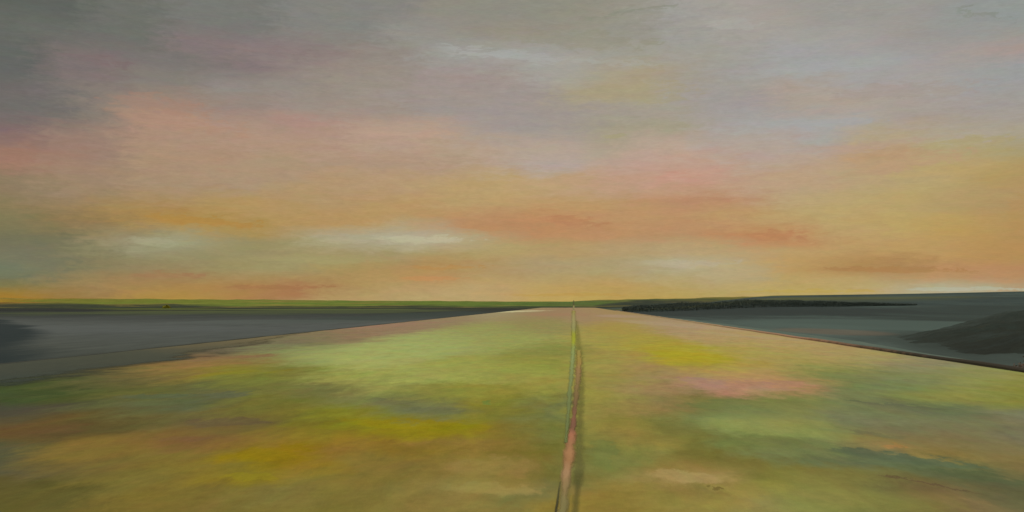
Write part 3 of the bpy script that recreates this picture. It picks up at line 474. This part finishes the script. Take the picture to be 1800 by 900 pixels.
# left field: dark turned soil
def field_left_material():
    m, N, b = new_mat('slate_soil')
    P, X, Y, Z = coords(N)
    v = N.vec(N.math('MULTIPLY', X, 0.12), N.math('MULTIPLY', Y, 0.03), 5.0)
    n = N.noise(v, 0.6, 7, 0.6, 0.4)
    fine = N.noise(v, 9.0, 7, 0.65)
    ly = N.math('LOGARITHM', N.math('MAXIMUM', Y, 1.0), math.e)
    l2 = N.math('ADD', ly, N.math('MULTIPLY_ADD', n, 0.7, -0.35))
    st = [(14, (58, 62, 54)), (24, (66, 69, 63)), (38, (76, 78, 73)), (60, (82, 84, 82)), (85, (80, 82, 79)), (115, (68, 70, 67)),
          (160, (54, 57, 53)), (300, (50, 51, 47)), (390, (50, 54, 44)), (430, (58, 64, 46))]
    lo, hi = math.log(14), math.log(430)
    c = N.ramp(N.fit(l2, lo, hi), [((math.log(d) - lo) / (hi - lo), base(*q)) for d, q in st])
    # furrows run with the road
    f = N.noise(N.vec(N.math('MULTIPLY', X, 1.3), N.math('MULTIPLY', Y, 0.02), 0.0), 1.0, 3, 0.6)
    c = N.scale(c, N.math('ADD', N.math('MULTIPLY_ADD', f, 0.6, 0.70), N.math('MULTIPLY_ADD', fine, 0.7, -0.35)))
    # weedy streaks far out, greener soil towards the road's far end
    w = N.noise(N.vec(N.math('MULTIPLY', X, 0.035), N.math('MULTIPLY', Y, 0.016), 3.0), 1.0, 7, 0.68, 0.5)
    rag = N.math('MULTIPLY_ADD', w, 4.0, -2.0)
    c = N.patches(c, X, Y, rag, [(-90, 215, 18, 26, 0, 86, 88, 50, 0.75), (-95, 300, 50, 40, 0, 92, 98, 46, 0.8), (-155, 360, 30, 30, 0, 100, 104, 44, 0.7), (-72, 250, 45, 110, 0, 78, 84, 56, 0.7),
                  (-22, 150, 8, 80, 0, 60, 67, 62, 0.7), (-34, 62, 16, 9, 0, 88, 90, 88, 0.5), (-26, 88, 10, 12, 0, 86, 90, 86, 0.5), (-130, 250, 50, 40, 0, 42, 43, 43, 0.6)], LIGHT)
    c = N.patches(c, Y, X, rag, [(58, -36.5, 60, 4.6, -0.60, 42, 49, 50, 0.9), (24, -15.6, 5, 0.9, -0.5, 44, 54, 54, 0.7)], LIGHT)  # vignette darkening along the left edge of view, put into the soil colour
    N.link(c, b.inputs['Base Color'])
    bump(N, b, f, 0.4, 0.08)
    return m

def left_z(x, y):
    return -0.05 + 0.10 * mn.noise(Vector((x * 0.05, y * 0.03, 4)))* sstep(-16, -30, x)
grid('field', [-400, -300, -220, -160, -120, -90, -70, -55, -45, -38, -32, -28, -25, -22, -20, -18, -17, -16, -15, -14.1],
     frange(-6, 445, 120, 2.0), left_z, field_left_material(), kind='structure')

# right field rising to a low hill
RIDGE_R = [(0.0, 3.2), (0.09, 4.6), (0.14, 5.4), (0.2, 6.2), (0.26, 6.5), (0.33, 6.9), (0.40, 7.5), (0.46, 8.0), (0.7, 9.0), (1.2, 10.0)]
SCRUB_EDGE = [(18, 10.2), (26, 10.35), (32, 10.8), (42, 12.0), (50, 14.5), (58, 19.5), (66, 30.0)]
def mound(x, y):
    """Humpy peat ground the scrub grows on."""
    e = lerp_table(SCRUB_EDGE, y)
    k = sstep(0.0, 10.0, x - e) * sstep(8, 24, y) * (1 - sstep(56, 96, y)) * (1 - sstep(52, 80, x))
    return k * (0.95 + 0.018 * min(x, 40) + 0.3 * mn.fractal(Vector((x * 0.10, y * 0.07, 6)), 1.0, 2.0, 4))

def right_z(x, y):
    r = math.hypot(x, y)
    q = x / max(y, 1.0)
    h = lerp_table(RIDGE_R, q) * sstep(0.06, 0.2, q) * sstep(110, 560, r)
    return -0.02 - 0.12 * sstep(9.8, 12.5, x) + h + mound(x, y) + 0.12 * mn.noise(Vector((x * 0.06, y * 0.04, 9))) * sstep(13, 24, x)

def field_right_material():
    m, N, b = new_mat('dark_pasture')
    P, X, Y, Z = coords(N)
    v = N.vec(N.math('MULTIPLY', X, 0.07), N.math('MULTIPLY', Y, 0.018), 2.0)
    n = N.noise(v, 1.0, 10, 0.7, 0.4)
    fine = N.noise(v, 9.0, 9, 0.7)
    c = N.ramp(n, [(0.30, base(46, 51, 50)), (0.45, base(58, 65, 62)), (0.56, base(70, 80, 75)), (0.68, base(62, 72, 66))])
    near = N.fit(Y, 30.0, 75.0, 0.0, 1.0, True)
    pale = N.n('ShaderNodeRGB'); pale.outputs[0].default_value = (*base(84, 94, 88), 1)
    c = N.mix(N.math('MULTIPLY', N.fit(Y, 130.0, 60.0), 0.6), c, pale.outputs[0])
    c = N.scale(c, N.math('MULTIPLY_ADD', fine, 1.0, 0.5))
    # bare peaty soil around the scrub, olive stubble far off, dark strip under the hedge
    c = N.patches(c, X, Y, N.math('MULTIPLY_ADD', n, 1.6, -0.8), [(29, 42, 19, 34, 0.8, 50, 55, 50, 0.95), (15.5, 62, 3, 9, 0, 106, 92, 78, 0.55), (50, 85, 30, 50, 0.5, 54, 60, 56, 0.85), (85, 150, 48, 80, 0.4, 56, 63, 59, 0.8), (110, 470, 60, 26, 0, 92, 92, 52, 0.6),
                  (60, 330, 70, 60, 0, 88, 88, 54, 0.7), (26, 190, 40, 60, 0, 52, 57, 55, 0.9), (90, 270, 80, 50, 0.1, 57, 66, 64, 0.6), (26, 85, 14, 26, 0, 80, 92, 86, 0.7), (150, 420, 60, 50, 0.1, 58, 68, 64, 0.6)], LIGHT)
    N.link(c, b.inputs['Base Color'])
    bump(N, b, fine, 0.5, 0.1)
    return m
grid('field', [9.7, 10, 10.3, 10.6, 10.9, 11.2, 11.6, 12, 12.5, 13, 13.5, 14, 14.7, 15.4, 16.2, 17, 18, 19, 20, 21.2, 22.5, 24, 26, 28, 30, 33, 36, 40, 44, 54, 66, 80, 96, 115, 140, 170, 205, 250, 300, 360, 430, 520, 620],
     frange(-6, 560, 260, 1.8), right_z, field_right_material(), kind='structure')

# low grassy rise beyond the left field, carrying on behind the end of the road
RIDGE_L = [(-1.2, 5.4), (-0.62, 5.0), (-0.57, 4.7), (-0.5, 4.5), (-0.4, 4.1), (-0.32, 3.9), (-0.25, 3.5), (-0.15, 3.2), (-0.06, 3.0), (0.0, 2.9), (0.03, 3.9), (0.09, 4.2), (0.14, 5.0), (0.2, 5.6), (0.3, 5.6)]
def hills():
    m, N, b = new_mat('green_rise')
    P, X, Y, Z = coords(N)
    v = N.vec(N.math('MULTIPLY', X, 0.03), N.math('MULTIPLY', Y, 0.03), N.math('MULTIPLY', Z, 0.7))
    n = N.noise(v, 0.8, 8, 0.6, 0.3)
    xr = N.math('ADD', N.fit(X, -420.0, 60.0), N.math('MULTIPLY_ADD', n, 0.4, -0.2))
    a = N.ramp(xr, [(0.0, base(150, 112, 38)), (0.30, base(160, 118, 40)), (0.345, base(112, 108, 44)), (0.45, base(104, 112, 46)), (0.6, base(98, 112, 48)),
                    (0.75, base(96, 110, 48)), (0.86, base(84, 102, 50)), (0.95, base(86, 90, 54)), (1.0, base(92, 90, 50))])
    top = N.ramp(xr, [(0.0, base(128, 104, 44)), (0.4, base(124, 112, 52)), (0.6, base(128, 114, 56)), (0.8, base(96, 108, 46)), (1.0, base(100, 96, 54))])
    zz = N.math('ADD', Z, N.math('MULTIPLY_ADD', n, 3.6, -1.8))
    c = N.mix(N.fit(zz, 3.6, 5.6), a, top)
    dk = N.n('ShaderNodeRGB'); dk.outputs[0].default_value = (*base(52, 56, 49), 1)
    c = N.mix(N.math('MULTIPLY', N.fit(N.math('SUBTRACT', zz, N.math('ADD', N.fit(X, -150.0, -230.0, 0.6, 1.9), N.fit(X, 8.0, 30.0, 0.0, 2.7))), 0.5, -0.3), 0.92), c, dk.outputs[0])
    gap = N.noise(N.vec(N.math('MULTIPLY', X, 0.012), N.math('MULTIPLY', Z, 0.9), 6.0), 1.0, 8, 0.7, 0.6)
    tan = N.n('ShaderNodeRGB'); tan.outputs[0].default_value = (*base(130, 114, 58), 1)
    c = N.mix(N.fit(gap, 0.50, 0.62, 0.0, 0.8), c, tan.outputs[0])
    c = N.scale(c, N.math('MULTIPLY_ADD', N.noise(v, 5.0, 8, 0.7), 1.3, 0.35))
    N.link(c, b.inputs['Base Color'])
    V, Fs = [], []
    prof = [(445, -0.4), (452, 0.18), (462, 0.5), (474, 0.8), (488, 0.97), (500, 1.0), (540, 0.8), (620, 0.3), (700, -0.4)]
    nb = 170
    for i in range(nb):
        s = -1.3 + (0.3 + 1.3) * i / (nb - 1)
        h = lerp_table(RIDGE_L, s)
        h += 0.3 * mn.fractal(Vector((s * 40, 0, 3)), 1.0, 2.0, 5)
        for y, k in prof:
            V.append((s * y, y, h * k + 0.12 * mn.noise(Vector((s * 60, y * 0.1, 0)))))
    w = len(prof)
    for i in range(nb - 1):
        for j in range(w - 1):
            Fs.append((i * w + j, (i + 1) * w + j, (i + 1) * w + j + 1, i * w + j + 1))
    obj('hills', V, Fs, m, smooth=True, kind='structure')
hills()

# ---------------------------------------------------------------- roadside
def ragged_strip(name, pts, m, lift=0.0, jitter=0.12, seg=8):
    """Thin sheet on the road: pts = (y, centre x, width) from near to far; 'across' runs -1..1 over its width."""
    V = []
    y = pts[0][0]
    while y < pts[-1][0]:
        V.append((y, lerp_table([q[:2] for q in pts], y), lerp_table([(q[0], q[2]) for q in pts], y)))
        y += max(0.12, y * 0.016)
    P, A = [], []
    for y, c, w in V:
        c += random.uniform(-1, 1) * w * jitter * 0.5
        for k in (-1, 0, 1):
            x = c + k * w * 0.85
            P.append((x, y, road_z(x, y) + lift))
            A.append(float(k))
    Fs = [(3 * i + k, 3 * i + k + 1, 3 * i + k + 4, 3 * i + k + 3) for i in range(len(V) - 1) for k in (0, 1)]
    o = obj(name, P, Fs, m, kind='structure')
    at = o.data.attributes.new('across', 'FLOAT', 'POINT')
    at.data.foreach_set('value', A)
    return o

# near left verge: grey gravel shoulder that thins out along the road
def verge():
    m, N, b = new_mat('shoulder_gravel')
    P, X, Y, Z = coords(N)
    v = N.vec(N.math('MULTIPLY', X, 0.6), N.math('MULTIPLY', Y, 0.25), 0.0)
    n = N.noise(v, 0.8, 8, 0.62, 0.3)
    c = N.ramp(N.math('ADD', N.fit(Y, 14.0, 44.0), N.math('MULTIPLY_ADD', n, 0.4, -0.2)),
               [(0.0, base(58, 66, 60)), (0.25, base(68, 70, 61)), (0.5, base(76, 76, 64)), (0.72, base(96, 88, 68)), (1.0, base(112, 100, 74))])
    c = N.scale(c, N.math('MULTIPLY_ADD', N.noise(v, 10.0, 7, 0.65), 0.4, 0.8))
    N.link(c, b.inputs['Base Color'])
    bump(N, b, N.noise(v, 40.0, 6, 0.6), 0.5, 0.02)
    at = N.n('ShaderNodeAttribute', attribute_name='across')
    e = N.math('ADD', at.outputs['Fac'], N.math('MULTIPLY_ADD', n, 1.6, -0.8))
    N.link(N.fit(e, 0.95, 0.55, 0.0, 1.0, True), b.inputs['Alpha'])
    inner = [(-6, -8.6), (8, -8.9), (15, -9.2), (18, -9.4), (22, -9.6), (27, -9.8), (31, -10.2), (35, -10.9), (39, -11.8), (43, -12.7), (52, -13.9)]
    V, Fs, A = [], [], []
    ys = frange(-6, 52, 140)
    for y in ys:
        xi = lerp_table(inner, y) + 0.25 * mn.fractal(Vector((y * 0.4, 0, 1)), 1.0, 2.0, 5)
        xi = max(xi, ROAD_L + 0.04)
        for k in range(11):
            x = ROAD_L + 0.02 + (xi - ROAD_L - 0.02) * k / 10
            V.append((x, y, road_z(x, y) + 0.005))
            A.append(k / 10 if y < 45 else max(k / 10, (y - 45) / 7))
    for j in range(len(ys) - 1):
        for i in range(10):
            Fs.append((j * 11 + i, j * 11 + i + 1, (j + 1) * 11 + i + 1, (j + 1) * 11 + i))
    o = obj('verge', V, Fs, m, smooth=True, kind='structure')
    o.data.attributes.new('across', 'FLOAT', 'POINT').data.foreach_set('value', A)
verge()


def kerb(name, x0, x1, y0, y1, h, m):
    V, Fs = [], []
    ys = frange(y0, y1, 160, 1.7)
    for y in ys:
        j = 0.015 * mn.noise(Vector((y * 0.7, x0, 0)))
        zb = -0.3
        zt = road_z(x0, y) + h + 0.02 * mn.noise(Vector((y * 0.4, x0, 5)))
        ch = min(0.03, abs(x1 - x0) * 0.2)
        V += [(x0 + j, y, zb), (x0 + j, y, zt - ch), (x0 + j + ch, y, zt), (x1 + j - ch, y, zt), (x1 + j, y, zt - ch), (x1 + j, y, zb)]
    n = len(ys)
    for i in range(n - 1):
        for k in range(5):
            Fs.append((6 * i + k, 6 * i + k + 1, 6 * i + k + 7, 6 * i + k + 6))
    Fs.append(tuple(range(5, -1, -1)))
    Fs.append(tuple(6 * (n - 1) + k for k in range(6)))
    return obj(name, V, Fs, m, kind='structure')

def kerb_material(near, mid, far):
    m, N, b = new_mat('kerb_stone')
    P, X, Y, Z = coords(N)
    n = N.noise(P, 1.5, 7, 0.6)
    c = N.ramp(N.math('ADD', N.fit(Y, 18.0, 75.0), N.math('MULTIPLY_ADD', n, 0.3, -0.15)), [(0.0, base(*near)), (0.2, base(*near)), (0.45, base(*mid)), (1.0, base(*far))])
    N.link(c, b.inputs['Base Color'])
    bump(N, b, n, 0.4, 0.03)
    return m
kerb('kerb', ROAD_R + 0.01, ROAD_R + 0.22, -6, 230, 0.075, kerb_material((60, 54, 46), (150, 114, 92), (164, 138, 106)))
kerb('kerb', ROAD_L - 0.10, ROAD_L - 0.01, -6, 300, 0.02, kerb_material((72, 72, 66), (66, 64, 54), (62, 60, 52)))

# right verge: grey-green band between kerb and scrub
verge_mat = mottled('verge_grass', (76, 88, 80), (96, 105, 94), 0.5, 0.15, 0.9, bmp=0.04)
V, Fs = [], []
for y in frange(-6, 110, 80, 1.5):
    wv = 0.75 + 0.9 * (lerp_table(SCRUB_EDGE, y) - 10.2) + 0.25 * mn.noise(Vector((y * 0.2, 0, 8)))
    wv = min(wv, 2.6)
    for k in range(5):
        x = ROAD_R + 0.23 + wv * k / 4
        V.append((x, y, right_z(x, y) + 0.03 * math.sin(math.pi * k / 4) + 0.03))
for j in range(79):
    for i in range(4):
        Fs.append((j * 5 + i, j * 5 + i + 1, (j + 1) * 5 + i + 1, (j + 1) * 5 + i))
obj('verge', V, Fs, verge_mat, smooth=True, kind='structure')

# centre of the road: worn painted lines, laid one above the other
def line_material(name, stops, rng, cover=0.9):
    m, N, b = new_mat(name, 0.8, 0.15)
    P, X, Y, Z = coords(N)
    n = N.noise(N.vec(N.math('MULTIPLY', X, 9.0), N.math('MULTIPLY', Y, 1.2), 0.0), 1.0, 7, 0.65)
    ly = N.math('LOGARITHM', N.math('MAXIMUM', Y, 1.0), math.e)
    lo, hi = math.log(rng[0]), math.log(rng[1])
    f = N.math('ADD', N.fit(ly, lo, hi), N.math('MULTIPLY_ADD', n, 0.10, -0.05))
    c = N.ramp(f, [((math.log(d) - lo) / (hi - lo), base(*q)) for d, q in stops])
    c = N.scale(c, N.math('MULTIPLY_ADD', n, 0.5, 0.75))
    N.link(c, b.inputs['Base Color'])
    # paint worn away towards its edges
    at = N.n('ShaderNodeAttribute', attribute_name='across')
    e = N.math('ADD', N.math('ABSOLUTE', at.outputs['Fac']), N.math('MULTIPLY_ADD', n, 1.8, -0.9))
    N.link(N.fit(e, 1.0, 0.1, 0.0, cover, True), b.inputs['Alpha'])
    bump(N, b, n, 0.4, 0.02)
    return m
ragged_strip('road_marking', [(6.6, 0.0, 0.03), (7.9, 0.025, 0.05), (8.4, 0.035, 0.08), (10, 0.045, 0.085), (13, 0.08, 0.08), (18, 0.13, 0.12), (26, 0.16, 0.18), (45, 0.18, 0.22), (90, 0.2, 0.3)],
             line_material('old_line_seam', [(6.6, (96, 92, 44)), (7.9, (84, 82, 36)), (8.4, (80, 80, 36)), (9, (112, 104, 52)), (10, (114, 108, 54)), (14, (114, 106, 46)), (20, (120, 116, 48)), (30, (130, 124, 46)), (60, (132, 126, 42)), (90, (144, 132, 66))], (6.6, 90), 0.42), 0.004, 0.06)
ragged_strip('road_marking', [(6.6, -0.09, 0.05), (7.6, -0.075, 0.055), (8.3, -0.068, 0.065), (9.2, -0.055, 0.085), (10.2, -0.037, 0.09), (11.2, -0.026, 0.085), (11.8, -0.012, 0.065), (12.5, -0.004, 0.06), (14, 0.014, 0.06), (16, 0.038, 0.08), (20, 0.084, 0.10), (25, 0.135, 0.13), (32, 0.16, 0.12)],
             line_material('faded_pink_line', [(6.6, (124, 114, 66)), (7.6, (130, 116, 70)), (8.2, (150, 120, 78)), (8.6, (170, 130, 92)), (9.3, (158, 112, 70)), (9.7, (172, 122, 80)), (10.4, (160, 112, 74)), (11.2, (168, 106, 76)), (11.7, (122, 82, 58)), (12.6, (132, 84, 62)), (14, (118, 84, 54)), (17, (128, 104, 56)), (22, (152, 116, 70)), (26, (156, 130, 50)), (32, (150, 134, 60))], (6.6, 32), 0.95), 0.007, 0.1)
ragged_strip('road_marking', [(10.5, -0.085, 0.03), (13, -0.075, 0.04), (16, -0.07, 0.06), (20, -0.05, 0.08), (27, -0.03, 0.10), (40, 0.0, 0.16), (70, 0.0, 0.28), (130, 0.0, 0.5), (230, 0.0, 0.8)],
             line_material('worn_green_line', [(10.5, (104, 112, 60)), (16, (118, 126, 72)), (27, (140, 150, 90)), (34, (144, 152, 74)), (38, (162, 164, 26)), (48, (158, 158, 30)), (58, (150, 146, 86)), (100, (160, 146, 92)), (230, (150, 138, 56))], (10.5, 230), 0.9), 0.010, 0.12)
ragged_strip('road_marking', [(7.0, -0.128, 0.018), (7.6, -0.12, 0.014), (8.3, -0.112, 0.008)], line_material('tar_seam', [(7.0, (48, 44, 22)), (8.3, (88, 84, 40))], (7.0, 8.3)), 0.004, 0.1, 4)

# ---------------------------------------------------------------- plants
import numpy as np
rng = np.random.default_rng(5)
def leaves(points, size, flat=0.5, aspect=0.28):
    """One small leaf-shaped face per point, turned every way."""
    p = np.array([tuple(q) for q in points], float)
    n = len(p)
    a = rng.uniform(0, 2 * math.pi, n)
    t = np.stack([np.cos(a), np.sin(a), rng.uniform(-flat, 1.0, n)], 1)
    t /= np.linalg.norm(t, axis=1)[:, None]
    s = np.cross(t, rng.uniform(-1, 1, (n, 3)))
    s /= np.linalg.norm(s, axis=1)[:, None] + 1e-9
    L = (size * rng.uniform(0.6, 1.4, n))[:, None]
    V = np.stack([p, p + t * L * .5 + s * L * aspect, p + t * L, p + t * L * .5 - s * L * aspect], 1).reshape(-1, 3)
    i = np.arange(n) * 4
    return V.tolist(), np.stack([i, i + 1, i + 2, i + 3], 1).tolist()

def leaf_material(name, a, c, scale=0.8):
    m, N, b = new_mat(name, 0.85, 0.1)
    P, X, Y, Z = coords(N)
    g = N.n('ShaderNodeNewGeometry')
    r = g.outputs['Random Per Island']
    n = N.noise(P, scale, 3, 0.6)
    f = N.math('ADD', N.math('MULTIPLY', r, 0.45), N.math('MULTIPLY', n, 0.6))
    N.link(N.ramp(f, [(0.25, base(*a)), (0.85, base(*c))]), b.inputs['Base Color'])
    return m

# dark heathery scrub on the slope to the right: one unbroken cushiony mass
def scrub():
    m, N, b_ = new_mat('dark_heather')
    P, X, Y, Z = coords(N)
    n = N.noise(P, 0.35, 8, 0.65, 0.4)
    f = N.noise(P, 5.0, 6, 0.65)
    c = N.ramp(n, [(0.32, base(34, 36, 33)), (0.5, base(44, 46, 40)), (0.62, base(46, 52, 47)), (0.74, base(58, 54, 42))])
    at = N.n('ShaderNodeAttribute', attribute_name='cover')
    thin = N.n('ShaderNodeRGB'); thin.outputs[0].default_value = (*base(62, 69, 64), 1)
    c = N.mix(N.fit(N.math('ADD', at.outputs['Fac'], N.math('MULTIPLY_ADD', n, 3.0, -1.5)), 0.8, -0.2), c, thin.outputs[0])
    N.link(N.scale(c, N.math('MULTIPLY_ADD', f, 0.6, 0.7)), b_.inputs['Base Color'])
    bump(N, b_, f, 0.5, 0.08)
    def ragged_edge(y):
        return lerp_table(SCRUB_EDGE, y) + 0.5 * mn.fractal(Vector((y * 0.3, 0, 2)), 1.0, 2.0, 5)
    def depth_in(x, y):
        return min((x - ragged_edge(y)) / 5.0, (72 - y) / 16.0, (y - 17) / 4.0, (50 - x) / 4.0)
    def fz(x, y):
        k = sstep(0, 1, depth_in(x, y))
        h = 0.24 + 0.22 * mn.fractal(Vector((x * 0.35, y * 0.25, 6)), 1.0, 2.0, 5) + 0.05 * mn.fractal(Vector((x * 3, y * 3, 1)), 1.0, 2.0, 3)
        return right_z(x, y) - 0.10 + k * max(0.0, h + 0.10)
    xs = frange(10.0, 50, 230, 1.3)
    ys = frange(17, 72, 230, 1.3)
    o = grid('scrub', xs, ys, fz, m, kind='stuff')
    nm = o.data
    V = [tuple(v.co) for v in nm.vertices]
    nm.attributes.new('cover', 'FLOAT', 'POINT').data.foreach_set('value', [min((x - ragged_edge(y)) / max(0.6, (y - 24) / 4.5), (60 - y) / 30.0) for x, y, z in V])
    tag(o, 'low almost black scrub covering the slope beyond the right kerb', 'scrub')
scrub()

def bush(name, loc, w, dpt, h, n, size, m_leaf, label, cat, bloom=None, nb=0):
    root = empty(name, loc, label, cat)
    sm = mottled('bark', (70, 58, 48), (90, 76, 62), 4, 4, 2, bmp=0)
    V, Fs = [], []
    for k in range(9):                       # twigs fanning from the root
        a = k / 9 * 2 * math.pi + random.uniform(-.2, .2)
        tip = Vector((math.cos(a) * w * 0.3, math.sin(a) * dpt * 0.3, h * random.uniform(.6, .9)))
        r0, r1 = h * 0.03, h * 0.012
        i = len(V)
        for q, r in ((Vector((0, 0, -0.05)), r0), (tip * 0.5 + Vector((0, 0, h * 0.05)), (r0 + r1) / 2), (tip, r1)):
            V += [q + Vector((math.cos(t), math.sin(t), 0)) * r for t in (0, 1.57, 3.14, 4.71)]
        for s in (0, 4):
            for t in range(4):
                Fs.append((i + s + t, i + s + (t + 1) % 4, i + s + 4 + (t + 1) % 4, i + s + 4 + t))
    obj('stem', V, Fs, sm, root)
    def shell(n, lo):
        out = []
        while len(out) < n:
            v = Vector((random.uniform(-1, 1), random.uniform(-1, 1), random.uniform(-0.1, 1)))
            L = v.length
            lim = 0.78 + 0.45 * mn.noise(v.normalized() * 2.2 + Vector(loc))
            if lo * lim < L < lim:
                out.append(Vector((v.x * w / 2, v.y * dpt / 2, max(0.01, v.z * h))))
        return out
    V, Fs = leaves(shell(n, 0.35), size)
    obj('foliage', V, Fs, m_leaf, root)
    if bloom:
        V, Fs = leaves(shell(nb, 0.8), size * 0.8)
        obj('blossom', V, Fs, bloom, root)
    return root

bush('flowering_shrub', (10.75, 23.6, right_z(10.75, 23.6)), 1.3, 0.9, 0.42, 2200, 0.05, leaf_material('shrub_leaf', (84, 76, 62), (106, 92, 78), 3),
     'low dusty pink flowering shrub on the verge beside the right kerb', 'shrub', leaf_material('pink_blossom', (116, 88, 78), (140, 104, 92), 3), 1500)
bush('gorse_bush', (-166, 398, left_z(-166, 398)), 4.2, 3.0, 1.3, 1500, 0.3, leaf_material('gorse_leaf', (96, 100, 36), (120, 118, 36), 3),
     'small yellow gorse bush alone at the far edge of the left field', 'bush', leaf_material('gorse_flower', (160, 146, 30), (170, 150, 40), 3), 700)

# short grass along both edges of the road
def fringe():
    pts = []
    for _ in range(26000):
        y = 14 + 110 * random.random() ** 2.0
        if random.random() < 0.55:
            x = ROAD_R + 0.22 + abs(random.gauss(0, 0.16)) + 0.05 * mn.noise(Vector((y, 0, 3)))
            if mn.noise(Vector((y * 0.5, 1, 3))) < -0.1:
                continue
            z = right_z(x, y)
        else:
            x = ROAD_L - 0.12 - abs(random.gauss(0, 0.14))
            if mn.noise(Vector((y * 0.4, 8, 3))) < 0.0:
                continue
            z = left_z(x, y)
        pts.append(Vector((x, y, z)))
    V, Fs = leaves(pts, 0.10, -0.6, 0.06)
    o = obj('grass', V, Fs, leaf_material('fringe_grass', (70, 76, 62), (98, 104, 80), 0.5), kind='stuff')
    tag(o, 'short grey green grass fringing both edges of the road', 'grass')
fringe()

# clipped dark hedge across the far right field
def hedge():
    x0, x1, y0 = 10.6, 76.0, 219.0
    root = empty('hedge', (x0, y0, 0), 'long dark hedge crossing the far field right of the road', 'hedge')
    pts = []
    for _ in range(40000):
        t = random.random()
        x = x0 + (x1 - x0) * t
        yy = y0 + 0.12 * (x - x0)
        h = lerp_table([(0, 1.0), (0.05, 1.5), (0.2, 1.75), (0.45, 1.7), (0.7, 1.2), (0.85, 0.8), (1, 0.2)], t) * (1 + 0.22 * mn.fractal(Vector((x * 0.15, 0, 0)), 1, 2, 3))
        z = random.random() ** 0.8 * h
        pts.append(Vector((x - x0, yy - y0 + random.uniform(-0.9, 0.9), right_z(x, yy) + z)))
    V, Fs = leaves(pts, 0.2)
    obj('foliage', V, Fs, leaf_material('hedge_leaf', (62, 70, 66), (76, 84, 76), 0.1), root)
    bark = mottled('hedge_bark', (52, 46, 40), (66, 58, 50), 2, 2, 1, bmp=0)
    for k in range(16):                      # stems inside
        x = (x1 - x0) * (k + .5) / 26
        zb = right_z(x + x0, y0 + 0.12 * x)
        V = []
        for z, r in ((zb - 0.1, 0.09), (zb + 0.7, 0.05)):
            V += [Vector((x + math.cos(a) * r, 0.12 * x + math.sin(a) * r, z)) for a in (0, 1.57, 3.14, 4.71)]
        obj('stem', V, [(t, (t + 1) % 4, 4 + (t + 1) % 4, 4 + t) for t in range(4)], bark, root)
hedge()

# small marker post where the centre line ends
def post():
    root = empty('marker_post', (0.05, 262, road_z(0.05, 262)), 'slim pale marker post standing where the centre line meets the horizon', 'post')
    def box(name, w, d, z0, z1, m, taper=1.0):
        V = [(sx * w / 2 * k, sy * d / 2 * k, z) for z, k in ((z0, 1), (z1, taper)) for sx, sy in ((-1, -1), (1, -1), (1, 1), (-1, 1))]
        Fs = [(3, 2, 1, 0), (4, 5, 6, 7)] + [(i, (i + 1) % 4, 4 + (i + 1) % 4, 4 + i) for i in range(4)]
        return obj(name, V, Fs, m, root)
    box('shaft', 0.46, 0.30, -0.1, 1.15, mottled('weathered_white', (150, 146, 104), (166, 160, 118), 2, 2, 2, bmp=0), 0.85)
    box('cap', 0.36, 0.22, 1.15, 2.5, mottled('weathered_grey', (92, 92, 66), (106, 104, 74), 2, 2, 2, bmp=0), 0.6)
post()
